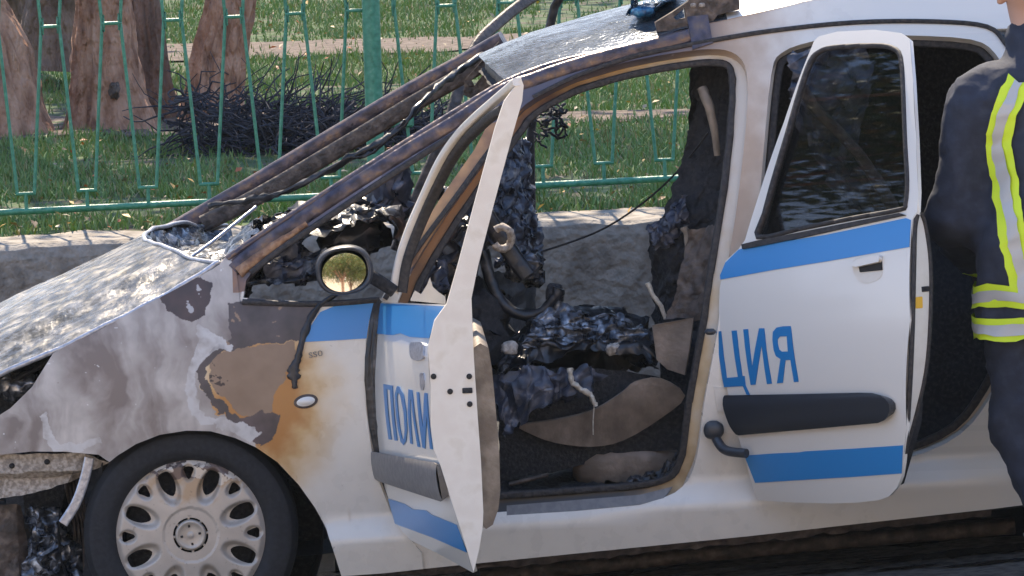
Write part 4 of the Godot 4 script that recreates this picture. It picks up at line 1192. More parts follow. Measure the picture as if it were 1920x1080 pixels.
func make_roof() -> void:
	# roof skin from rail to rail
	var rail: PackedVector2Array = v2([0.003,1.482,0.143,1.528,0.304,1.56,0.451,1.59,0.576,1.618,0.7,1.639,0.848,1.669,1.039,1.695,1.258,1.708,1.475,1.693,1.761,1.641,2.043,1.547,2.251,1.412])
	var rows := []
	for i in 73:
		var s := i / 72.0 * (rail.size() - 1)
		var k := mini(int(s), rail.size() - 2)
		var p := rail[k].lerp(rail[k + 1], s - k)
		var row := PackedVector3Array()
		for j in 41:
			var u := j / 20.0 - 1.0
			var ez := side_z(p) + 0.004
			var z := lerpf(ez, -1.75 - ez, (u + 1) / 2)
			var crown := 0.052 * (1.0 - pow(absf(u), 2.6)) * smoothstep(-0.3, 0.5, p.x) + 0.02 * (1 - u * u)
			var q := Vector3(p.x - 0.05 * (1 - u * u) * (1.0 - smoothstep(0.0, 0.5, p.x)), p.y - 0.002 + crown, z)
			q.y += 0.004 * noise.get_noise_2d(q.x * 6, q.z * 6)
			row.append(q)
		rows.append(row)
	var cut := 26
	var burnt := []
	for i in cut + 1: burnt.append(rows[i])
	var roof := cp(loft(burnt), "roof", M.roof)
	tag(roof, "roof skin burnt to pale wet metal")
	var clean := []
	for i in range(cut, 73): clean.append(rows[i])
	put(loft(clean), "rear_roof_skin", M.white, roof)
	# header above the windscreen
	var hd := PackedVector3Array()
	for j in 41: hd.append(rows[0][j] + Vector3(0.035, -0.03, 0))
	put(sweep(hd, 0.015, 0.02, Vector3(0, 1, 0), 8), "header", M.burnt_brown, roof)
	var ce := []
	for i in range(0, 73, 4):
		var row := PackedVector3Array()
		for j in range(0, 41, 4): row.append(rows[i][j] - Vector3(0, 0.12 if i > 24 else 0.045, 0))
		ce.append(row)
	put(crumple(ce, 40, 60, 0.010, 9), "headliner_remains", M.char_matte, roof)
	# light bar foot, clamp and molten beacon
	var ft := cp(panel(v2([0.421,1.619,0.471,1.647,0.513,1.674,0.529,1.72,0.652,1.716,0.652,1.647,0.592,1.634,0.569,1.606,0.51,1.602,0.426,1.593]), [v2([0.471,1.632,0.503,1.657,0.505,1.628,0.479,1.623])], func(p): return -0.29, 0.02, 0.05), "light_bar_foot", M.burnt_brown)
	var fb := put(lump(v3([0.526,1.663,-0.29])[0], Vector3(0.008, 0.006, 0.006), 0.0, 1, 0, 12), "bolt", M.ash, ft)
	put(lump(v3([0.55,1.663,-0.29])[0], Vector3(0.009, 0.006, 0.006), 0.0, 1, 0, 12), "bolt", M.ash, ft)
	var cl := v2([0.508,1.634,0.564,1.644,0.574,1.561,0.518,1.545])
	put(panel(cl, [], func(p): return side_z(p) + 0.006, 0.03, 0.006), "clamp", M.heat_metal, ft)
	var bar := cp(sweep(v3([0.572,1.704,-0.3,0.607,1.698,-0.9,0.624,1.664,-1.45]), 0.05, 0.02, Vector3(1, 0, 0), 8), "light_bar_base", M.burnt_brown)
	put(crumple([v3([0.351,1.634,-0.42,0.367,1.678,-0.42,0.389,1.736,-0.42,0.48,1.733,-0.42,0.472,1.674,-0.42,0.408,1.641,-0.42]), v3([0.381,1.641,-0.6,0.381,1.671,-0.6,0.407,1.744,-0.6,0.505,1.741,-0.6,0.491,1.667,-0.6,0.433,1.649,-0.6]), v3([0.39,1.649,-0.8,0.391,1.679,-0.8,0.418,1.752,-0.8,0.516,1.749,-0.8,0.502,1.675,-0.8,0.443,1.656,-0.8])], 60, 24, 0.012, 14, 2.0, true), "molten_blue_beacon", M.melt_blue, bar)
	put(lump(v3([0.394,1.645,-0.42])[0], Vector3(0.032, 0.014, 0.03), 0.006, 20, 1, 24), "molten_drop", M.melt_blue, bar)

func make_far_side() -> void:
	# far front pillar
	cp(sweep(catmull(v3([-0.979,0.985,-1.6,-0.897,1.028,-1.62,-0.709,1.129,-1.6,-0.503,1.245,-1.58,-0.25,1.385,-1.55,-0.092,1.465,-1.53,0.04,1.536,-1.5]), 5), 0.03, 0.026, Vector3(0, 0, 1), 8), "far_front_pillar", M.heat_metal)
	cp(sweep(catmull(v3([-0.852,1.024,-1.56,-0.694,1.098,-1.55,-0.473,1.219,-1.53,-0.236,1.353,-1.5,-0.094,1.43,-1.48,0.015,1.492,-1.46]), 5), 0.012, 0.026, Vector3(0, 0, 1), 8), "far_pillar_flange", M.burnt_brown)
	cp(panel(v2([-0.078,1.427,0.023,1.534,0.037,1.438,0.026,1.389,-0.029,1.356,-0.085,1.384]), [v2([-0.059,1.426,-0.015,1.465,-0.026,1.44,-0.051,1.41])], func(p): return -1.4, 0.03, 0.01), "header_gusset", M.burnt_brown)
	# melted windscreen seal hanging between the pillars
	cp(tube(catmull(v3([-0.826,1.097,-1.2,-0.705,1.119,-1.1,-0.598,1.148,-1,-0.421,1.237,-0.95,-0.291,1.304,-0.95,-0.212,1.386,-1,-0.128,1.444,-1.2,-0.017,1.502,-1.4]), 7), 0.008, 7, -1, 1.6), "melted_screen_seal", M.char)
	cp(tube(catmull(v3([-0.421,1.237,-0.95,-0.353,1.254,-0.94,-0.283,1.319,-0.95,-0.26,1.341,-0.95]), 6), 0.009, 7, 0.3, 1.5), "melted_screen_seal", M.char)
	# far front door, open towards the wall
	var hinge := Vector3(-0.40, 0, -1.75)
	var fd := cp(crumple([v3([-0.328,0.802,-1.78,-0.199,0.773,-2,-0.03,0.777,-2.4,0.156,0.78,-2.7]), v3([-0.309,0.675,-1.78,-0.171,0.652,-2,-0.035,0.614,-2.4,0.146,0.615,-2.7]), v3([-0.279,0.389,-1.78,-0.165,0.363,-2,-0.044,0.32,-2.4,0.128,0.301,-2.7])], 40, 30, 0.012, 10), "far_front_door", M.char)
	put(sweep(catmull(v3([-0.29,0.912,-1.77,-0.208,1.097,-1.8,-0.126,1.264,-1.86,-0.042,1.478,-1.98,0.053,1.567,-2.15,0.174,1.636,-2.35,0.268,1.644,-2.6]), 5), 0.016, 0.018, Vector3(0, 0, 1), 8), "window_frame", M.burnt_brown, fd)
	put(sweep(v3([0.271,1.647,-2.6,0.23,1.586,-2.6,0.179,1.394,-2.62,0.144,1.181,-2.64,0.14,0.833,-2.66]), 0.012, 0.014, Vector3(0, 0, 1), 8), "rear_upright", M.char, fd)
	put(crumple([v3([0.013,1.091,-2.3,0.046,1.159,-2.35,0.094,1.192,-2.4,0.13,1.195,-2.5]), v3([-0.002,0.978,-2.3,0.048,1.008,-2.3,0.1,1.034,-2.38,0.138,1.041,-2.5]), v3([0.012,0.896,-2.3,0.052,0.904,-2.28,0.111,0.905,-2.36,0.157,0.926,-2.5]), v3([0.017,0.815,-2.3,0.066,0.813,-2.3,0.125,0.818,-2.38,0.16,0.818,-2.5])], 60, 60, 0.022, 20, 3.0), "melted_door_lining", M.char_blue, fd)
	# tangle of scorched wire by the far door
	var rng := RandomNumberGenerator.new()
	rng.seed = 77
	for k in 26:
		var p := (v3([0.205,1.251,-2.2])[0] as Vector3) + Vector3(rng.randfn(0, 0.022), rng.randfn(0, 0.035), rng.randfn(0, 0.03))
		if k > 16: p += Vector3(-0.035, -0.02, 0)
		var path := PackedVector3Array()
		var d := Vector3(rng.randfn(0, 1), rng.randfn(0, 1), rng.randfn(0, 0.6)).normalized()
		for s in 8:
			path.append(p)
			d = (d + Vector3(rng.randfn(0, 0.8), rng.randfn(0, 0.8), rng.randfn(0, 0.5))).normalized()
			p += d * 0.011
		put(tube(path, rng.randf_range(0.0022, 0.006), 5, -1, 0.6), "burnt_wire", M.char_matte, fd)
	put(tube(v3([0.149,1.281,-2.4,0.194,1.285,-2.3,0.209,1.275,-2.2]), 0.007, 6, -1, 1.0), "burnt_wire", M.char_matte, fd)
	# far sill, floor, far rear side and tail
	cp(loft([v3([-0.7, 0.20, -0.15, 0.5, 0.28, -0.15, 1.4, 0.34, -0.15, 2.6, 0.45, -0.15]), v3([-0.7, 0.20, -1.62, 0.5, 0.28, -1.62, 1.4, 0.34, -1.62, 2.6, 0.45, -1.62])]), "floor_pan", M.char_matte)
	cp(box(Vector3(2.6, 0.2, 0.14), 0.02), "far_sill", M.char_matte).position += Vector3(0.5, 0.24, -1.68)
	var fs := v2([0.624,1.472,0.784,1.514,1.223,1.562,2.003,1.49,2.624,1.172,2.684,0.305,0.606,0.219,0.477,0.632,0.475,0.758,0.513,0.898,0.574,1.162])
	cp(crumple([v3([0.59,1.49,-1.5,0.778,1.518,-1.5,1.214,1.566,-1.5,1.991,1.494,-1.5,2.452,1.183,-1.5]), v3([0.563,1.162,-1.6,0.774,1.155,-1.6,1.212,1.141,-1.6,1.995,1.115,-1.6,2.542,1.018,-1.6]), v3([0.48,0.814,-1.68,0.767,0.742,-1.68,1.208,0.727,-1.68,1.995,0.7,-1.68,2.627,0.695,-1.68]), v3([0.468,0.134,-1.7,0.751,0.124,-1.7,1.194,0.141,-1.7,1.985,0.161,-1.7,2.619,0.171,-1.7])], 80, 50, 0.012, 7), "far_rear_side", M.char_matte)
	cp(loft([v3([2.35, 1.5, -0.3, 2.4, 1.52, -0.875, 2.35, 1.5, -1.45]), v3([2.58, 0.95, -0.18, 2.66, 0.95, -0.875, 2.58, 0.95, -1.57]), v3([2.56, 0.35, -0.2, 2.64, 0.35, -0.875, 2.56, 0.35, -1.55])]), "tailgate", M.white)

func make_interior() -> void:
	# burnt-out dashboard
	var sec: Array = [v3([-0.735,0.897,0,-0.728,0.947,0,-0.685,1.011,0,-0.626,1.073,0,-0.524,1.114,0,-0.409,1.133,0,-0.312,1.13,0,-0.262,1.039,0,-0.259,0.91,0,-0.194,0.706,0])]
	var prof: PackedVector3Array = sec[0]
	var rows := []
	for zz in [-0.14, -0.25, -0.45, -0.7, -0.95, -1.2, -1.45, -1.6]:
		var row := PackedVector3Array()
		for p in prof: row.append(Vector3(p.x, p.y - 0.05 * absf(zz + 0.6) + (0.02 if zz == -0.25 else 0.0), zz))
		rows.append(row)
	var db := cp(crumple(rows, 90, 80, 0.038, 10, 5.0), "dashboard_remains", M.char)
	put(lump(v3([-0.628,1.036,-0.22])[0], Vector3(0.07, 0.035, 0.06), 0.03, 17, 9, 36), "melted_lump", M.char_blue, db)
	put(lump(v3([-0.593,0.988,-0.16])[0], Vector3(0.08, 0.03, 0.05), 0.025, 20, 2, 36), "melted_lump", M.char_blue, db)
	put(lump(v3([-0.424,1.067,-0.3])[0], Vector3(0.09, 0.04, 0.09), 0.03, 15, 4, 36), "melted_lump", M.char, db)
	put(lump(v3([-0.316,1.182,-0.5])[0], Vector3(0.05, 0.08, 0.07), 0.03, 15, 6, 36), "melted_lump", M.char_blue, db)
	put(lump(v3([-0.17,1.011,-0.35])[0], Vector3(0.07, 0.09, 0.1), 0.045, 13, 16, 44), "melted_lump", M.char, db)
	put(lump(v3([-0.111,1.065,-0.6])[0], Vector3(0.06, 0.10, 0.1), 0.045, 15, 26, 44), "melted_lump", M.char_blue, db)
	put(lump(v3([-0.225,0.951,-0.2])[0], Vector3(0.05, 0.05, 0.05), 0.03, 17, 36, 36), "melted_lump", M.char_blue, db)
	put(lump(v3([-0.153,0.748,-0.5])[0], Vector3(0.16, 0.16, 0.2), 0.05, 9, 46, 44), "footwell_debris", M.char_matte, db)
	# steering column and wheel skeleton
	var sc := cp(sweep(v3([-0.096,1.178,-0.45,-0.048,1.09,-0.42,0.007,1.001,-0.4,0.055,0.928,-0.38]), 0.022, 0.025, Vector3(0, 0, 1), 8), "steering_column", M.char)
	var ring := PackedVector3Array()
	for k in 22:
		var a := -2.6 + k * 0.23
		ring.append((v3([-0.013,1.042,-0.33])[0] as Vector3) + Vector3(cos(a) * 0.026, sin(a) * 0.030, 0.01 * sin(a * 2)))
	put(tube(ring, 0.011, 8, -1, 0.35), "burnt_wheel_rim", M.ash, sc)
	put(tube(catmull(v3([-0.066,1.004,-0.4,-0.041,0.902,-0.38,0.008,0.836,-0.36,0.081,0.826,-0.36,0.126,0.868,-0.36,0.139,0.897,-0.36]), 4), 0.017, 9, -1, 0.4), "steering_wheel_frame", M.char, sc)
	put(lump(v3([0.127,0.877,-0.38])[0], Vector3(0.024, 0.032, 0.024), 0.004, 18, 2, 22), "gear_knob", M.char_matte, sc)
	put(lump(v3([0.053,0.948,-0.5])[0], Vector3(0.05, 0.04, 0.05), 0.025, 22, 12, 30), "melted_column_cover", M.char_foil, sc)
	# driver's seat: charred cushion, side cover, base
	stretch = Vector3(0.45, 1.7, 0.9)
	var seat := cp(crumple([v3([-0.046,0.654,-0.2,-0.001,0.696,-0.2,0.072,0.72,-0.2,0.174,0.728,-0.2,0.276,0.727,-0.2,0.366,0.727,-0.2,0.394,0.683,-0.2]), v3([-0.04,0.691,-0.27,0.017,0.753,-0.27,0.091,0.786,-0.27,0.179,0.798,-0.27,0.281,0.785,-0.27,0.36,0.768,-0.27,0.392,0.72,-0.27]), v3([-0.023,0.689,-0.45,0.038,0.768,-0.45,0.113,0.808,-0.45,0.18,0.824,-0.45,0.289,0.805,-0.45,0.37,0.782,-0.45,0.399,0.719,-0.45]), v3([-0.004,0.656,-0.65,0.044,0.751,-0.65,0.12,0.801,-0.65,0.187,0.819,-0.65,0.298,0.804,-0.65,0.379,0.774,-0.65,0.408,0.701,-0.65]), v3([-0.005,0.544,-0.72,0.04,0.573,-0.72,0.117,0.63,-0.72,0.184,0.628,-0.72,0.296,0.624,-0.72,0.378,0.621,-0.72,0.41,0.62,-0.72])], 110, 70, 0.034, 10, 1.0), "driver_seat", M.char)
	tag(seat, "driver's seat burnt to a charred heap")
	put(crumple([v3([0.049,0.817,-0.3,0.152,0.849,-0.3,0.269,0.824,-0.3,0.355,0.798,-0.3]), v3([0.039,0.779,-0.24,0.149,0.804,-0.24,0.265,0.786,-0.24,0.359,0.768,-0.24]), v3([0.03,0.752,-0.22,0.147,0.762,-0.22,0.263,0.749,-0.22,0.35,0.741,-0.22])], 70, 30, 0.026, 13, 7.0), "cushion_springs", M.char_foil, seat)
	stretch = Vector3(1.3, 0.55, 1)
	put(crumple([v3([-0.053,0.683,-0.2,0.056,0.696,-0.18,0.172,0.692,-0.18,0.259,0.674,-0.19]), v3([-0.041,0.582,-0.19,0.053,0.625,-0.16,0.155,0.624,-0.16,0.213,0.618,-0.18]), v3([-0.022,0.494,-0.19,0.037,0.567,-0.16,0.081,0.58,-0.16,0.14,0.606,-0.18])], 60, 44, 0.026, 10, 17.0), "hanging_cloth", M.char_blue, seat)
	stretch = Vector3.ONE
	put(crumple([v3([-0.044,0.679,-0.24,0.145,0.687,-0.24,0.32,0.674,-0.24,0.479,0.632,-0.24]), v3([-0.042,0.533,-0.24,0.14,0.542,-0.23,0.315,0.536,-0.23,0.469,0.559,-0.24]), v3([-0.046,0.377,-0.26,0.137,0.409,-0.25,0.313,0.448,-0.24,0.467,0.456,-0.25])], 30, 20, 0.006, 9), "seat_side", M.char_matte, seat)
	var leafshape: PackedVector2Array = catmull2(v2([0.015,0.537,0.11,0.551,0.212,0.574,0.293,0.622,0.331,0.652,0.401,0.658,0.466,0.606,0.4,0.546,0.297,0.487,0.209,0.472,0.108,0.487,0.043,0.514]), 3)
	put(panel(leafshape, [], func(p): return -0.185 + 0.03 * sin((p.y - 0.55) * 14.0) - 0.02 * pow((p.x - 0.25) * 3, 2), 0.02, 0.008), "seat_side_cover", M.seat_brown, seat)
	put(tube(catmull(v3([0.154,0.695,-0.155,0.16,0.657,-0.152,0.184,0.636,-0.15,0.209,0.618,-0.15,0.22,0.588,-0.15]), 6), 0.0075, 8, -1, 0.9), "melted_drip", M.cream_drip, seat)
	put(tube(catmull(v3([0.217,0.588,-0.15,0.213,0.548,-0.15,0.212,0.511,-0.15]), 4), 0.0016, 6), "melted_drip", M.cream_drip, seat)
	put(lump(v3([-0.007,0.752,-0.2])[0], Vector3(0.022, 0.016, 0.02), 0.008, 25, 1, 24), "ash_lump", M.ash, seat)
	put(lump(v3([0.276,0.738,-0.2])[0], Vector3(0.02, 0.014, 0.016), 0.008, 25, 3, 24), "ash_lump", M.ash, seat)
	put(lump(v3([0.309,0.404,-0.35])[0], Vector3(0.15, 0.065, 0.12), 0.008, 7, 3, 40, 0.6), "seat_base", M.seat_brown, seat)
	put(crumple([v3([0.307,0.39,-0.16,0.38,0.403,-0.16,0.44,0.452,-0.16]), v3([0.306,0.378,-0.14,0.386,0.383,-0.14,0.445,0.424,-0.14])], 30, 10, 0.012, 30, 5.0), "melted_carpet_edge", M.char, seat)
	put(tube(v3([-0.02,0.383,-0.16,0.032,0.393,-0.16,0.087,0.405,-0.16]), 0.006, 8), "seat_lever", M.burnt_brown, seat)
	cp(crumple([v3([-0.057,0.352,-0.16,0.074,0.355,-0.16,0.219,0.364,-0.16,0.365,0.374,-0.16]), v3([-0.047,0.367,-0.5,0.086,0.369,-0.5,0.234,0.379,-0.5,0.382,0.381,-0.5]), v3([-0.033,0.354,-1,0.103,0.359,-1,0.255,0.364,-1,0.407,0.366,-1]), v3([-0.016,0.418,-1.55,0.124,0.398,-1.55,0.28,0.408,-1.55,0.437,0.419,-1.55])], 40, 40, 0.018, 10, 31.0), "charred_carpet", M.char_matte)
	# seat back and centre pillar trim
	var sb := cp(crumple([v3([0.551,1.504,-0.5,0.599,1.514,-0.48,0.654,1.496,-0.42]), v3([0.521,1.348,-0.46,0.576,1.348,-0.42,0.639,1.334,-0.38]), v3([0.484,1.205,-0.42,0.546,1.192,-0.36,0.61,1.176,-0.34]), v3([0.428,1.09,-0.4,0.487,1.066,-0.3,0.582,1.048,-0.3]), v3([0.386,1.031,-0.42,0.451,0.979,-0.3,0.557,0.946,-0.3]), v3([0.407,0.907,-0.5,0.44,0.859,-0.34,0.532,0.83,-0.3]), v3([0.403,0.774,-0.5,0.432,0.737,-0.4,0.507,0.728,-0.3])], 40, 80, 0.014, 15, 4.0), "seat_back", M.char_matte)
	put(crumple([v3([0.386,1.05,-0.36,0.432,1.094,-0.34,0.481,1.152,-0.33]), v3([0.388,1.022,-0.3,0.435,1.054,-0.28,0.488,1.111,-0.28]), v3([0.409,0.994,-0.32,0.453,1.02,-0.3,0.495,1.073,-0.3])], 30, 30, 0.018, 22, 2.0), "melted_cushion", M.char_blue, sb)
	put(tube(catmull(v3([0.543,1.435,-0.3,0.561,1.385,-0.28,0.574,1.312,-0.28,0.579,1.251,-0.28]), 4), 0.015, 9, 0.6, 0.3), "scorched_trim", M.trim_brown, sb)
	put(tube(catmull(v3([0.481,1.061,-0.26,0.491,1.025,-0.26,0.486,0.952,-0.26]), 4), 0.012, 9, 0.6, 0.4), "scorched_trim", M.trim_brown, sb)
	put(tube(catmull(v3([0.378,0.91,-0.28,0.395,0.871,-0.28,0.414,0.843,-0.28,0.425,0.809,-0.28]), 4), 0.007, 8, 0.8, 0.5), "melted_drip", M.cream_drip, sb)
	cp(panel(v2([0.382,0.803,0.493,0.822,0.478,0.73,0.465,0.666,0.419,0.682,0.391,0.709]), [], func(p): return -0.14 - 0.02 * sin(p.x * 20), 0.02, 0.01), "pillar_trim", M.seat_brown)
	cp(crumple([v3([0.489,1.058,-0.2,0.531,1.065,-0.18,0.575,1.075,-0.12]), v3([0.463,0.928,-0.2,0.498,0.928,-0.18,0.546,0.931,-0.12]), v3([0.424,0.813,-0.2,0.473,0.813,-0.18,0.518,0.816,-0.12])], 24, 30, 0.008, 16, 9.0), "scorched_pillar_lining", M.burnt_brown)
	# a loose cable across the opening
	cp(tube(catmull(v3([0.555,1.317,-0.25,0.48,1.197,-0.5,0.379,1.101,-0.6,0.258,1.031,-0.6,0.098,0.988,-0.5]), 6), 0.0028, 6), "loose_cable", M.char_matte)
	cp(sweep(catmull(v3([0.799,1.444,-0.12,0.847,1.37,-0.12,0.953,1.251,-0.12,1.05,1.088,-0.12,1.077,1.029,-0.12]), 5), 0.014, 0.016, Vector3(0, 0, 1), 8, -1, false, 0.3), "scorched_belt_trim", M.burnt_brown)
	cp(crumple([v3([0.793,1.534,-0.2,0.893,1.539,-0.18,0.994,1.528,-0.18]), v3([0.772,1.428,-0.16,0.863,1.398,-0.13,1.004,1.45,-0.15]), v3([0.798,1.297,-0.16,0.859,1.253,-0.13,0.941,1.249,-0.15]), v3([0.937,1.089,-0.16,0.992,1.06,-0.13,1.08,1.042,-0.15])], 40, 50, 0.022, 14, 11.0), "burnt_headrest", M.char_blue)
	# rear seats in the dark
	cp(crumple([v3([0.763,1.036,-0.6,0.972,1.059,-0.6,1.27,1.079,-0.6,1.493,1.071,-0.6]), v3([0.744,0.844,-0.4,0.95,0.837,-0.4,1.244,0.827,-0.4,1.464,0.82,-0.4]), v3([0.714,0.423,-0.35,0.934,0.415,-0.35,1.229,0.434,-0.35,1.45,0.471,-0.35])], 40, 30, 0.012, 8), "rear_seat", M.char_matte)

func door_z(H: Vector3, p: Vector2) -> float:
	return side_z(Vector2(H.x + clampf(p.x, 0, 1.2), p.y), false)

func make_front_door() -> void:
	var H := Vector3(-0.38,0,0)
	var al := 1.3963
	var zf := func(p): return door_z(H, p)
	var skin := panel(v2([-0.096,0.897,-0.081,0.821,-0.051,0.737,-0.011,0.654,0.028,0.571,-0.041,0.477,-0.012,0.419,0.015,0.366,0.036,0.303,0.155,0.276,0.539,0.278,0.927,0.273,0.954,0.329,0.948,0.413,0.922,0.466,0.867,0.548,0.801,0.583,0.793,0.641,0.808,0.725,0.741,0.843,0.785,0.912,0.905,0.963]), [], zf, 0.03, 0.012)
	var d := cp(skin, "front_door", M.white)
	d.position = H - CAR
	d.rotation.y = -al
	tag(d, "front door swung wide open, seen edge on")
	var zo := func(k): return func(p): return door_z(H, p) + k
	put(panel(v2([-0.093,0.894,0.902,0.959,0.788,0.908,0.751,0.866,0.485,0.848,0.344,0.847,0.241,0.834,-0.062,0.815]), [], zo.call(0.0022), 0.05, 0.001), "blue_stripe", M.blue, d)
	put(panel(v2([0.017,0.374,0.249,0.383,0.349,0.379,0.542,0.396,0.603,0.391,0.922,0.398,0.954,0.329,0.508,0.321,0.018,0.305]), [], zo.call(0.0022), 0.05, 0.001), "blue_stripe", M.blue, d)
	for g in [v2([0.146,0.696,0.278,0.703,0.309,0.559,0.267,0.556,0.241,0.688,0.196,0.686,0.224,0.554,0.182,0.551]), v2([0.506,0.713,0.559,0.715,0.624,0.571,0.587,0.57,0.542,0.692,0.529,0.681,0.523,0.57,0.491,0.569,0.493,0.657]), v2([0.619,0.716,0.652,0.717,0.689,0.628,0.728,0.723,0.766,0.725,0.797,0.582,0.76,0.58,0.756,0.665,0.694,0.574,0.657,0.574])]:
		put(panel(g, [], zo.call(0.0022), 0.06, 0.001), "letter", M.blue_letter, d)
	put(panel(v2([0.343,0.708,0.386,0.709,0.436,0.694,0.469,0.65,0.467,0.603,0.431,0.568,0.391,0.555,0.354,0.561,0.33,0.595,0.318,0.641,0.312,0.683]), [v2([0.358,0.692,0.391,0.687,0.43,0.646,0.43,0.599,0.407,0.573,0.384,0.571,0.364,0.598,0.353,0.639,0.343,0.678])], zo.call(0.0022), 0.06, 0.001), "letter", M.blue_letter, d)
	# rubbing strip
	var mo: PackedVector2Array = v2([-0.053,0.491,0.019,0.503,0.866,0.556,0.911,0.552,0.906,0.463,0.862,0.453,0.038,0.424,-0.019,0.427])
	var cen := Vector2.ZERO
	for p in mo: cen += p / mo.size()
	put(panel(mo, [], func(p): return door_z(H, p) + 0.012 + 0.012 * (1.0 - pow(clampf(absf(p.y - cen.y - 0.05 * (p.x - cen.x)) / 0.06, 0, 1), 3.0)), 0.015, 0.02), "rubbing_strip", M.grey_plastic, d)
	# handle cup
	put(panel(catmull2(v2([0.51,0.832,0.589,0.843,0.685,0.848,0.704,0.826,0.704,0.81,0.61,0.797,0.532,0.801]), 3), [], zo.call(0.006), 0.05, 0.006), "handle", M.bright_metal, d)
	put(panel(catmull2(v2([0.664,0.765,0.708,0.771,0.726,0.752,0.713,0.73,0.676,0.73]), 3), [], zo.call(0.003), 0.05, 0.003), "lock_cylinder", M.bright_metal, d)
	# parts given in scene coordinates: turn them into the door's frame
	var inv := d.transform.affine_inverse() * Transform3D(Basis.IDENTITY, -CAR)
	var zz := 0.93
	var face := panel(v2([0.014,1.538,0.02,1.519,0.015,1.479,-0.011,1.398,-0.064,1.223,-0.111,1.061,-0.13,0.98,-0.129,0.836,-0.124,0.686,-0.119,0.562,-0.117,0.432,-0.12,0.391,-0.131,0.336,-0.147,0.277,-0.16,0.329,-0.183,0.414,-0.199,0.469,-0.223,0.556,-0.239,0.598,-0.244,0.656,-0.241,0.738,-0.244,0.861,-0.226,0.926,-0.194,0.967,-0.163,1.063,-0.11,1.238,-0.056,1.413,-0.031,1.48]), [], func(p): return zz, 0.04, 0.03)
	var e := put(face, "door_edge", M.jamb, d)
	e.transform = inv
	for q in v3([-0.233,0.784,0.932,-0.142,0.781,0.932,-0.192,0.744,0.932,-0.143,0.71,0.932]):
		put(lathe(v2([0.0, 0.0015, 0.007, 0.0015, 0.0075, 0.0]), 14), "bolt_hole", M.dark_hole, e, q)
	put(box(Vector3(0.026, 0.014, 0.004), 0.0015), "latch", M.char_matte, e, v3([-0.148,0.745,0.932])[0])
	# inner lining seen from behind
	var tr: PackedVector2Array = v2([-0.128,0.851,-0.111,0.862,-0.09,0.85,-0.083,0.798,-0.076,0.688,-0.071,0.578,-0.071,0.482,-0.078,0.434,-0.093,0.395,-0.111,0.384,-0.119,0.394,-0.118,0.559,-0.124,0.683,-0.128,0.799])
	var tp := put(panel(tr, [], func(p): return 0.9, 0.04, 0.8), "door_lining", M.trim_brown, d)
	tp.transform = inv
	# body of the door behind the skin
	put(panel(v2([-0.042,0.795,0.763,0.845,0.793,0.641,0.856,0.467,0.873,0.371,0.213,0.314,0.077,0.387,0.014,0.497]), [], zo.call(-0.035), 0.08, 0.05), "inner_shell", M.jamb, d)
	# window frame
	var fr := put(sweep(catmull(v3([-0.319,0.93,0.05,-0.302,1.013,0.05,-0.271,1.098,0.06,-0.23,1.188,0.1,-0.185,1.287,0.2,-0.14,1.361,0.33,-0.097,1.416,0.5,-0.056,1.463,0.68,0.004,1.529,0.93]), 5), 0.013, 0.011, Vector3(1, 0.2, 0), 8), "window_frame", M.jamb, d)
	fr.transform = inv
	var sl := put(sweep(catmull(v3([-0.296,0.933,0.06,-0.281,1.013,0.06,-0.251,1.093,0.07,-0.212,1.18,0.11,-0.168,1.272,0.2,-0.126,1.341,0.33,-0.088,1.391,0.5,-0.053,1.432,0.68,-0.031,1.456,0.85]), 5), 0.014, 0.012, Vector3(1, 0.2, 0), 8), "window_seal", M.seal, d)
	sl.transform = inv
	# stump of glass at the sill of the window
	var gl := put(panel(v2([-0.281,0.958,-0.269,0.979,-0.253,0.969,-0.238,0.992,-0.229,1.012,-0.222,0.987,-0.208,0.973,-0.191,0.961,-0.19,0.941,-0.281,0.953]), [], func(p): return 0.6, 0.05, 0.005), "broken_glass", M.clear, d)
	gl.transform = inv
	# door mirror
	var mh := put(loft_ring(v3([-0.449,1.003,0.14])[0], 0.077, 0.066), "door_mirror", M.black_plastic, d)
	mh.transform = inv
	var mg := put(panel(circle(Vector2.ZERO, 0.060, 0.051, 40), [], func(p): return 0.0012 * (1.0 - p.length_squared() / 0.0036), 0.012, 0.003), "mirror_glass", M.mirror, mh)
	mg.position = (v3([-0.45,0.998,0.145])[0] as Vector3)
	mg.rotation = Vector3(-0.10, 0.10, 0.25)
	var st := put(sweep(catmull(v3([-0.386,0.985,0.08,-0.351,0.961,0.06,-0.319,0.937,0.05]), 4), 0.02, 0.018, Vector3(0, 0, 1), 8), "mirror_stalk", M.char_matte, mh)

# hollow oval shell open to the viewer's side
func loft_ring(c: Vector3, rx: float, ry: float) -> ArrayMesh:
	var rows := []
	for q in [[0.79, -0.012], [0.82, 0.006], [0.88, 0.013], [0.95, 0.010], [1.0, -0.005], [0.98, -0.05], [0.85, -0.09], [0.5, -0.115], [0.0, -0.12]]:
		var row := PackedVector3Array()
		for j in 48:
			var a := -TAU * j / 48
			var v: Vector2 = Vector2(signf(cos(a)) * pow(absf(cos(a)), 0.85) * rx, signf(sin(a)) * pow(absf(sin(a)), 0.85) * ry).rotated(0.12) * q[0]
			row.append(c + Vector3(v.x, v.y, q[1]))
		rows.append(row)
	return loft(rows, true)

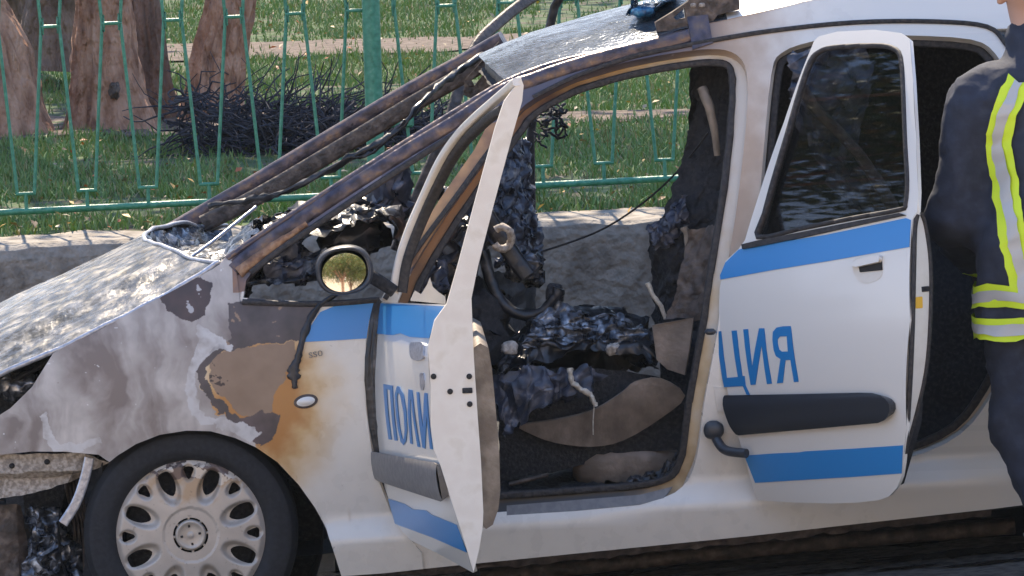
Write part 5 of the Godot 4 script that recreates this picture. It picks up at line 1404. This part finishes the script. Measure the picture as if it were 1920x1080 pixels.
func make_rear_door() -> void:
	var H := Vector3(0.553,0,0)
	var al := 0.9250
	var zf := func(p): return door_z(H, p)
	var zo := func(k): return func(p): return door_z(H, p) + k
	var glass_hole: PackedVector2Array = catmull2(v2([0.114,1.045,0.121,1.112,0.129,1.197,0.139,1.323,0.139,1.442,0.143,1.512,0.166,1.54,0.225,1.554,0.389,1.561,0.469,1.555,0.52,1.528,0.58,1.43,0.646,1.295,0.682,1.214,0.694,1.154,0.676,1.137,0.491,1.108,0.283,1.073]), 3)
	var out: PackedVector2Array = v2([0.133,1.566,0.146,1.578,0.215,1.591,0.368,1.598,0.482,1.591,0.526,1.575,0.593,1.472,0.672,1.323,0.728,1.188,0.739,1.139,0.726,1.119,0.764,0.859,0.732,0.578,0.696,0.476,0.677,0.439,0.651,0.409,0.614,0.384,0.568,0.37,0.485,0.358,0.377,0.348,0.205,0.34,0.076,0.337,0.071,0.371,0.063,0.466,0.043,0.538,0.024,0.653,-0.003,0.796,-0.013,0.909,-0.004,0.981,0.043,1.015,0.064,1.04,0.087,1.167,0.115,1.351,0.125,1.491])
	var d := cp(panel(out, [glass_hole], zf, 0.03, 0.012), "rear_door", M.white)
	d.position = H - CAR
	d.rotation.y = -al
	tag(d, "rear door standing open with blue stripes and letters")
	put(panel(off(glass_hole, 0.008), [], zo.call(-0.016), 0.06, 0.004), "window_glass", M.glass, d)
	var l := PackedVector3Array()
	for p in off(glass_hole, -0.004): l.append(Vector3(p.x, p.y, door_z(H, p) - 0.002))
	put(sweep(l, 0.008, 0.007, Vector3(0, 0, 1), 6, -1, true), "window_seal", M.seal, d)
	put(panel(v2([-0.012,0.932,-0.016,0.943,-0.001,0.978,0.046,1.014,0.076,1.021,0.395,1.066,0.702,1.12,0.722,1.116,0.734,1.047,0.412,0.997,0.199,0.966]), [], zo.call(0.002), 0.05, 0.001), "blue_stripe", M.blue, d)
	put(panel(v2([0.066,0.46,0.184,0.473,0.293,0.483,0.315,0.487,0.509,0.506,0.709,0.527,0.684,0.45,0.488,0.428,0.087,0.386]), [], zo.call(0.002), 0.05, 0.001), "blue_stripe", M.blue, d)
	put(panel(v2([0.06,1.029,0.115,1.04,0.285,1.068,0.493,1.103,0.677,1.133,0.7,1.129,0.496,1.092,0.289,1.054,0.119,1.025,0.067,1.017]), [], zo.call(0.008), 0.05, 0.008), "waist_seal", M.seal, d)
	# letters
	put(panel(v2([-0.013,0.793,0.007,0.795,0.029,0.67,0.075,0.675,0.05,0.798,0.071,0.8,0.094,0.678,0.103,0.679,0.105,0.654,0.121,0.628,0.106,0.629,0.094,0.651,0.015,0.644]), [], zo.call(0.002), 0.05, 0.001), "letter", M.blue_letter, d)
	put(panel(v2([0.098,0.804,0.118,0.806,0.135,0.705,0.163,0.81,0.184,0.811,0.213,0.664,0.193,0.662,0.175,0.765,0.146,0.658,0.126,0.656]), [], zo.call(0.002), 0.05, 0.001), "letter", M.blue_letter, d)
	put(panel(v2([0.292,0.822,0.322,0.675,0.303,0.673,0.292,0.732,0.272,0.73,0.258,0.669,0.234,0.666,0.252,0.732,0.233,0.739,0.224,0.756,0.219,0.782,0.22,0.803,0.234,0.815,0.26,0.82]), [v2([0.277,0.794,0.282,0.754,0.258,0.752,0.247,0.757,0.241,0.772,0.24,0.784,0.249,0.792])], zo.call(0.002), 0.05, 0.001), "letter", M.blue_letter, d)
	# rubbing strip
	var mo: PackedVector2Array = v2([0.02,0.618,0.025,0.623,0.322,0.643,0.578,0.661,0.631,0.663,0.666,0.659,0.687,0.65,0.7,0.637,0.7,0.621,0.689,0.605,0.671,0.593,0.642,0.584,0.415,0.557,0.064,0.516,0.056,0.518])
	var ya: PackedVector2Array = v2([0.053,0.569,0.657,0.625])
	put(panel(mo, [], func(p):
		var t: float = (p.x - ya[0].x) / (ya[1].x - ya[0].x)
		var v: float = absf(p.y - lerpf(ya[0].y, ya[1].y, t)) / 0.053
		return door_z(H, p) + 0.010 + 0.014 * (1.0 - pow(clampf(v, 0, 1), 3.0)), 0.012, 0.022), "rubbing_strip", M.strip, d)
	# handle in its cup
	var hc := put(panel(catmull2(v2([0.515,0.998,0.542,1.013,0.599,1.022,0.632,1.02,0.641,0.985,0.633,0.962,0.582,0.946,0.54,0.958]), 3), [], zo.call(0.001), 0.05, 0.001), "handle_cup", M.jamb, d)
	var hd: PackedVector2Array = v2([0.52,0.993,0.547,1.008,0.6,1.02,0.634,1.022,0.635,1.006,0.547,0.989])
	put(panel(hd, [], zo.call(0.014), 0.05, 0.012), "handle", M.white, hc)
	put(panel(v2([0.547,0.989,0.635,1.006,0.641,0.984,0.554,0.975]), [], zo.call(0.004), 0.05, 0.003), "handle_gap", M.dark_hole, hc)
	# thickness of the door: rear end face
	var hi: PackedVector2Array = v2([0.733,1.13,0.733,1.092,0.751,0.997,0.764,0.859,0.756,0.72,0.73,0.592,0.704,0.505])
	var r1 := PackedVector3Array(); var r2 := PackedVector3Array(); var r3 := PackedVector3Array()
	var dep := [0.030, 0.055, 0.075, 0.078, 0.070, 0.040, 0.012]
	for i in hi.size():
		var p := hi[i]
		var z := door_z(H, p)
		r1.append(Vector3(p.x - 0.002, p.y, z - 0.010)); r2.append(Vector3(p.x - 0.004, p.y, z - 0.03 * dep[i] / 0.078)); r3.append(Vector3(p.x - 0.010, p.y, z - dep[i]))
	var c1 := catmull(r1, 4); var c2 := catmull(r2, 4); var c3 := catmull(r3, 4)
	var ef := put(loft([c1, c2, c3]), "door_end", M.jamb, d)
	put(sweep(c1, 0.006, 0.006, Vector3(0, 0, 1), 6), "door_seal", M.seal, ef)
	put(sweep(c3, 0.006, 0.006, Vector3(0, 0, 1), 6), "door_seal", M.seal, ef)
	var inv := d.transform.affine_inverse() * Transform3D(Basis.IDENTITY, -CAR)
	var face := func(px: Vector3) -> Vector3: return inv * px
	var lb := put(box(Vector3(0.004, 0.030, 0.030), 0.001), "warning_label", M.yellow_label, ef)
	var la: PackedVector2Array = v2([0.758,0.902])
	lb.position = Vector3(la[0].x + 0.000, la[0].y, door_z(H, la[0]) - 0.030)
	var lt := put(box(Vector3(0.006, 0.014, 0.026), 0.001), "latch", M.char_matte, ef)
	la = v2([0.755,0.935])
	lt.position = Vector3(la[0].x - 0.003, la[0].y, door_z(H, la[0]) - 0.056)
	# inner shell
	put(panel(v2([-0.001,0.967,0.081,0.998,0.706,1.105,0.75,0.859,0.715,0.577,0.602,0.398,0.108,0.366,0.058,0.539,0.026,0.682]), [], zo.call(-0.02), 0.06, 0.05), "inner_shell", M.char_matte, d)

# ---------- the firefighter ----------
var G_lo: Vector3
var G_n: Vector3i
var G_c: float
var G: PackedFloat32Array
func grid(lo: Vector3, hi: Vector3, c: float) -> void:
	G_lo = lo; G_c = c
	var s := (hi - lo) / c
	G_n = Vector3i(int(s.x) + 2, int(s.y) + 2, int(s.z) + 2)
	G = PackedFloat32Array()
	G.resize(G_n.x * G_n.y * G_n.z)
	G.fill(1.0)

func bone(a: Vector3, b: Vector3, ra: float, rb: float, k := 0.04, sq := Vector3.ONE) -> void:
	var m := maxf(ra, rb) * maxf(1, maxf(sq.x, sq.z)) + 0.09
	var lo := ((a.min(b) - Vector3.ONE * m - G_lo) / G_c).floor()
	var hi := ((a.max(b) + Vector3.ONE * m - G_lo) / G_c).ceil()
	var ab := b - a
	var l2 := maxf(ab.length_squared(), 1e-9)
	for x in range(maxi(0, int(lo.x)), mini(G_n.x, int(hi.x))):
		for y in range(maxi(0, int(lo.y)), mini(G_n.y, int(hi.y))):
			for z in range(maxi(0, int(lo.z)), mini(G_n.z, int(hi.z))):
				var p := G_lo + Vector3(x, y, z) * G_c
				var t := clampf((p - a).dot(ab) / l2, 0, 1)
				var d := ((p - a - ab * t) / sq).length() - lerpf(ra, rb, t)
				var i := (x * G_n.y + y) * G_n.z + z
				var e := G[i]
				var h := clampf(0.5 + 0.5 * (e - d) / k, 0, 1)
				G[i] = lerpf(e, d, h) - k * h * (1 - h)

func field(p: Vector3) -> float:
	var q := (p - G_lo) / G_c
	var i := Vector3i(clampi(int(q.x), 0, G_n.x - 2), clampi(int(q.y), 0, G_n.y - 2), clampi(int(q.z), 0, G_n.z - 2))
	var f := q - Vector3(i)
	var s := 0.0
	for dx in 2:
		for dy in 2:
			for dz in 2:
				s += G[((i.x + dx) * G_n.y + i.y + dy) * G_n.z + i.z + dz] * (f.x if dx else 1 - f.x) * (f.y if dy else 1 - f.y) * (f.z if dz else 1 - f.z)
	return s

func fold(w: Vector3, amp: float) -> Vector3:
	return wild(w * Vector3(1, 0.6, 1), amp, 6.0) + wild(w * Vector3(0.8, 1.3, 0.8), amp * 0.5, 13.0)

func net(ymin := -9.0, ymax := 99.0, folds := 0.0) -> ArrayMesh:
	var b := MB.new()
	var id := {}
	var st := [G_n.y * G_n.z, G_n.z, 1]
	for x in G_n.x - 1:
		for y in G_n.y - 1:
			var yy := G_lo.y + y * G_c
			if yy < ymin or yy > ymax: continue
			for z in G_n.z - 1:
				var o := (x * G_n.y + y) * G_n.z + z
				var s := 0; var c := Vector3.ZERO; var n := 0
				var vals := []
				for k in 8:
					var v: float = G[o + (st[0] if k & 1 else 0) + (st[1] if k & 2 else 0) + (st[2] if k & 4 else 0)]
					vals.append(v)
					if v < 0: s += 1
				if s == 0 or s == 8: continue
				for k in 8:
					for ax in 3:
						var m := k | (1 << ax)
						if m == k: continue
						if (vals[k] < 0) != (vals[m] < 0):
							var t: float = vals[k] / (vals[k] - vals[m])
							var p := Vector3(k & 1, (k >> 1) & 1, (k >> 2) & 1)
							p[ax] = t
							c += p; n += 1
				var w := G_lo + (Vector3(x, y, z) + c / n) * G_c
				if folds > 0: w += fold(w, folds)
				id[o] = b.v.size()
				b.v.append(w)
	for o in id:
		var v0 := G[o]
		for ax in 3:
			var o1: int = o + st[ax]
			if (v0 < 0) == (G[o1] < 0): continue
			var u: int = st[(ax + 1) % 3]; var w: int = st[(ax + 2) % 3]
			if not (id.has(o - u) and id.has(o - w) and id.has(o - u - w)): continue
			var q := [id[o], id[o - u], id[o - u - w], id[o - w]]
			if v0 < 0: q.reverse()
			b.tri(q[0], q[1], q[2]); b.tri(q[0], q[2], q[3])
	b.smooth()
	return b.mesh()

func skin_point(from: Vector3, dir: Vector3) -> Vector3:
	var p := from
	for k in 120:
		var d := field(p)
		if d < 0.001: break
		p += dir * clampf(d * 0.5, 0.001, 0.03)
	return p

func band(pts: PackedVector3Array, up: PackedVector3Array, w: float, dirs: PackedVector3Array, lift: float) -> ArrayMesh:
	var rows := [PackedVector3Array(), PackedVector3Array(), PackedVector3Array()]
	for i in pts.size():
		for k in 3:
			var q := pts[i] + up[i] * (k - 1) * w / 2
			var p := skin_point(q - dirs[i] * 0.45, dirs[i])
			var f := fold(p, 0.016)
			rows[k].append(p + f - dirs[i] * lift)
	return loft(rows)

func make_person() -> void:
	var at := Vector3(1.43, 0.0, 0.42)
	var pr := thing("person", "person in dark navy fire suit with yellow and silver stripes, back turned", "person", at)
	# body: trousers, neck, head
	grid(Vector3(-0.36, 0.0, -0.42), Vector3(0.36, 1.86, 0.30), 0.016)
	bone(Vector3(0, 0.92, 0), Vector3(0, 1.42, -0.03), 0.15, 0.13, 0.05, Vector3(1.15, 1, 0.8))
	var hipL := Vector3(-0.10, 0.92, 0); var kneeL := Vector3(-0.105, 0.57, -0.02); var ankL := Vector3(-0.02, 0.255, 0.04)
	bone(hipL, kneeL, 0.115, 0.085, 0.05)
	bone(kneeL, ankL, 0.085, 0.068, 0.04)
	var hipR := Vector3(0.10, 0.92, 0); var kneeR := Vector3(0.14, 0.57, -0.06); var ankR := Vector3(0.17, 0.262, -0.02)
	bone(hipR, kneeR, 0.115, 0.085, 0.05)
	bone(kneeR, ankR, 0.085, 0.068, 0.04)
	bone(Vector3(0, 1.42, -0.03), Vector3(0, 1.60, -0.055), 0.062, 0.056, 0.04)
	var body := put(net(-9, 1.47, 0.016), "body", M.navy, pr)
	# head and neck
	grid(Vector3(-0.13, 1.42, -0.22), Vector3(0.13, 1.86, 0.10), 0.008)
	bone(Vector3(0, 1.44, -0.03), Vector3(0, 1.62, -0.055), 0.058, 0.054, 0.03)
	bone(Vector3(0, 1.72, -0.055), Vector3(0, 1.74, -0.05), 0.086, 0.088, 0.03, Vector3(0.88, 1.05, 1.08))
	bone(Vector3(0, 1.655, -0.09), Vector3(0, 1.66, -0.11), 0.05, 0.045, 0.04)
	bone(Vector3(0, 1.69, -0.155), Vector3(0, 1.675, -0.168), 0.012, 0.014, 0.015)
	bone(Vector3(-0.078, 1.70, -0.05), Vector3(-0.082, 1.67, -0.055), 0.014, 0.010, 0.01)
	bone(Vector3(0.078, 1.70, -0.05), Vector3(0.082, 1.67, -0.055), 0.014, 0.010, 0.01)
	put(net(), "head", M.skin, body).position = Vector3(-0.05, 0, 0)
	put(lump(Vector3(-0.05, 1.765, -0.04), Vector3(0.118, 0.095, 0.145), 0.0, 1.0, 0, 32, 0.95), "helmet", M.helmet, pr)
	# jacket with sleeves
	grid(Vector3(-0.44, 0.70, -0.55), Vector3(0.44, 1.62, 0.32), 0.016)
	bone(Vector3(0, 0.78, 0.0), Vector3(0, 1.02, 0.0), 0.180, 0.172, 0.05, Vector3(1.24, 1, 0.90))
	bone(Vector3(0, 1.02, 0.0), Vector3(0, 1.36, -0.015), 0.172, 0.168, 0.06, Vector3(1.15, 1, 0.88))
	bone(Vector3(-0.15, 1.415, -0.02), Vector3(0.15, 1.415, -0.02), 0.092, 0.092, 0.08)
	bone(Vector3(-0.03, 1.43, -0.03), Vector3(-0.05, 1.555, -0.04), 0.085, 0.070, 0.05)
	var shL := Vector3(-0.21, 1.38, -0.03); var elL := Vector3(-0.265, 1.12, -0.05); var wrL := Vector3(-0.20, 0.98, -0.30)
	bone(shL, elL, 0.088, 0.070, 0.05)
	bone(elL, wrL, 0.070, 0.056, 0.04)
	var shR := Vector3(0.21, 1.38, -0.03); var elR := Vector3(0.27, 1.12, -0.08); var wrR := Vector3(0.18, 1.02, -0.33)
	bone(shR, elR, 0.088, 0.070, 0.05)
	bone(elR, wrR, 0.070, 0.056, 0.04)
	var jk := put(net(0.765, 99, 0.016), "jacket", M.navy, pr)
	# stripes lie on the jacket
	var stripe := func(cx: Array, called: String) -> void:
		var p := PackedVector3Array(); var up := PackedVector3Array(); var dr := PackedVector3Array()
		var pts := PackedVector3Array()
		for q in cx: pts.append(Vector3(q[0], q[1], 0))
		pts = catmull(pts, 8)
		for i in pts.size():
			p.append(pts[i] + Vector3(0, 0, 0.0))
			var t := (pts[mini(i + 1, pts.size() - 1)] - pts[maxi(i - 1, 0)]).normalized()
			up.append(Vector3(-t.y, t.x, 0)); dr.append(Vector3(0, 0, -1))
		var o := put(band(p, up, 0.066, dr, 0.009), called, M.hivis, jk)
		put(band(p, up, 0.030, dr, 0.012), "silver_stripe", M.silver, o)
	stripe.call([[-0.105, 1.475], [-0.128, 1.43], [-0.150, 1.36], [-0.152, 1.27], [-0.140, 1.16], [-0.125, 1.06], [-0.115, 0.95], [-0.105, 0.89]], "hi_vis_stripe")
	stripe.call([[0.105, 1.475], [0.128, 1.43], [0.150, 1.36], [0.152, 1.27], [0.140, 1.16], [0.125, 1.06], [0.115, 0.95], [0.105, 0.89]], "hi_vis_stripe")
	for hy in [0.897, 0.812]:
		var p := PackedVector3Array(); var up := PackedVector3Array(); var dr := PackedVector3Array()
		for k in 49:
			var a := TAU * k / 48
			var n := Vector3(cos(a), 0, sin(a))
			p.append(Vector3(0, hy - 0.008 * cos(a), 0)); up.append(Vector3.UP); dr.append(-n)
		var o := put(band(p, up, 0.060, dr, 0.009), "hi_vis_band", M.hivis, jk)
		put(band(p, up, 0.027, dr, 0.012), "silver_stripe", M.silver, o)
	# hands reaching into the car
	for s in [[wrL, Vector3(0.05, -0.05, -0.10), -1], [wrR, Vector3(-0.05, -0.05, -0.10), 1]]:
		var w: Vector3 = s[0]; var dir: Vector3 = s[1].normalized()
		grid(w - Vector3.ONE * 0.22, w + Vector3.ONE * 0.22, 0.007)
		var sd := dir.cross(Vector3.UP).normalized()
		var pc := w + dir * 0.075
		bone(w, pc - sd * 0.02, 0.03, 0.022, 0.02); bone(w, pc + sd * 0.02, 0.03, 0.022, 0.02)
		for f in 4:
			var b0 := pc + sd * (-0.033 + 0.022 * f)
			var L: float = [0.062, 0.075, 0.080, 0.070][f]
			var m := b0 + dir * L * 0.5 + Vector3(0, -0.006, 0)
			bone(b0, m, 0.0105, 0.0095, 0.006); bone(m, m + dir * L * 0.4 + Vector3(0, -0.03, 0), 0.0095, 0.008, 0.006)
		bone(w + dir * 0.02 + sd * 0.02 * s[2], w + dir * 0.06 + sd * 0.055 * s[2], 0.013, 0.011, 0.01)
		bone(w + dir * 0.06 + sd * 0.055 * s[2], w + dir * 0.09 + sd * 0.05 * s[2] + Vector3(0, -0.015, 0), 0.011, 0.009, 0.006)
		put(net(), "hand", M.black_plastic, body)
	# boots, shin stripes
	for an in [ankL, ankR]:
		grid(an + Vector3(-0.16, -0.12, -0.30), an + Vector3(0.16, 0.16, 0.14), 0.012)
		bone(an + Vector3(0, 0.08, 0), an + Vector3(0, -0.03, 0.0), 0.062, 0.06, 0.03)
		bone(an + Vector3(0, -0.05, 0.03), an + Vector3(0, -0.055, -0.17), 0.05, 0.042, 0.04, Vector3(1.0, 0.9, 1.0))
		put(net(an.y - 0.12 + 0.02, 99), "boot", M.rubber, pr)
	for lg in [[kneeL, ankL], [kneeR, ankR]]:
		var c: Vector3 = lg[0].lerp(lg[1], 0.96)
		var d: Vector3 = (lg[1] - lg[0]).normalized()
		put(sweep(PackedVector3Array([c - d * 0.03, c + d * 0.03]), 0.088, 0.088, Vector3(0, 0, 1), 20), "shin_stripe", M.silver, pr)
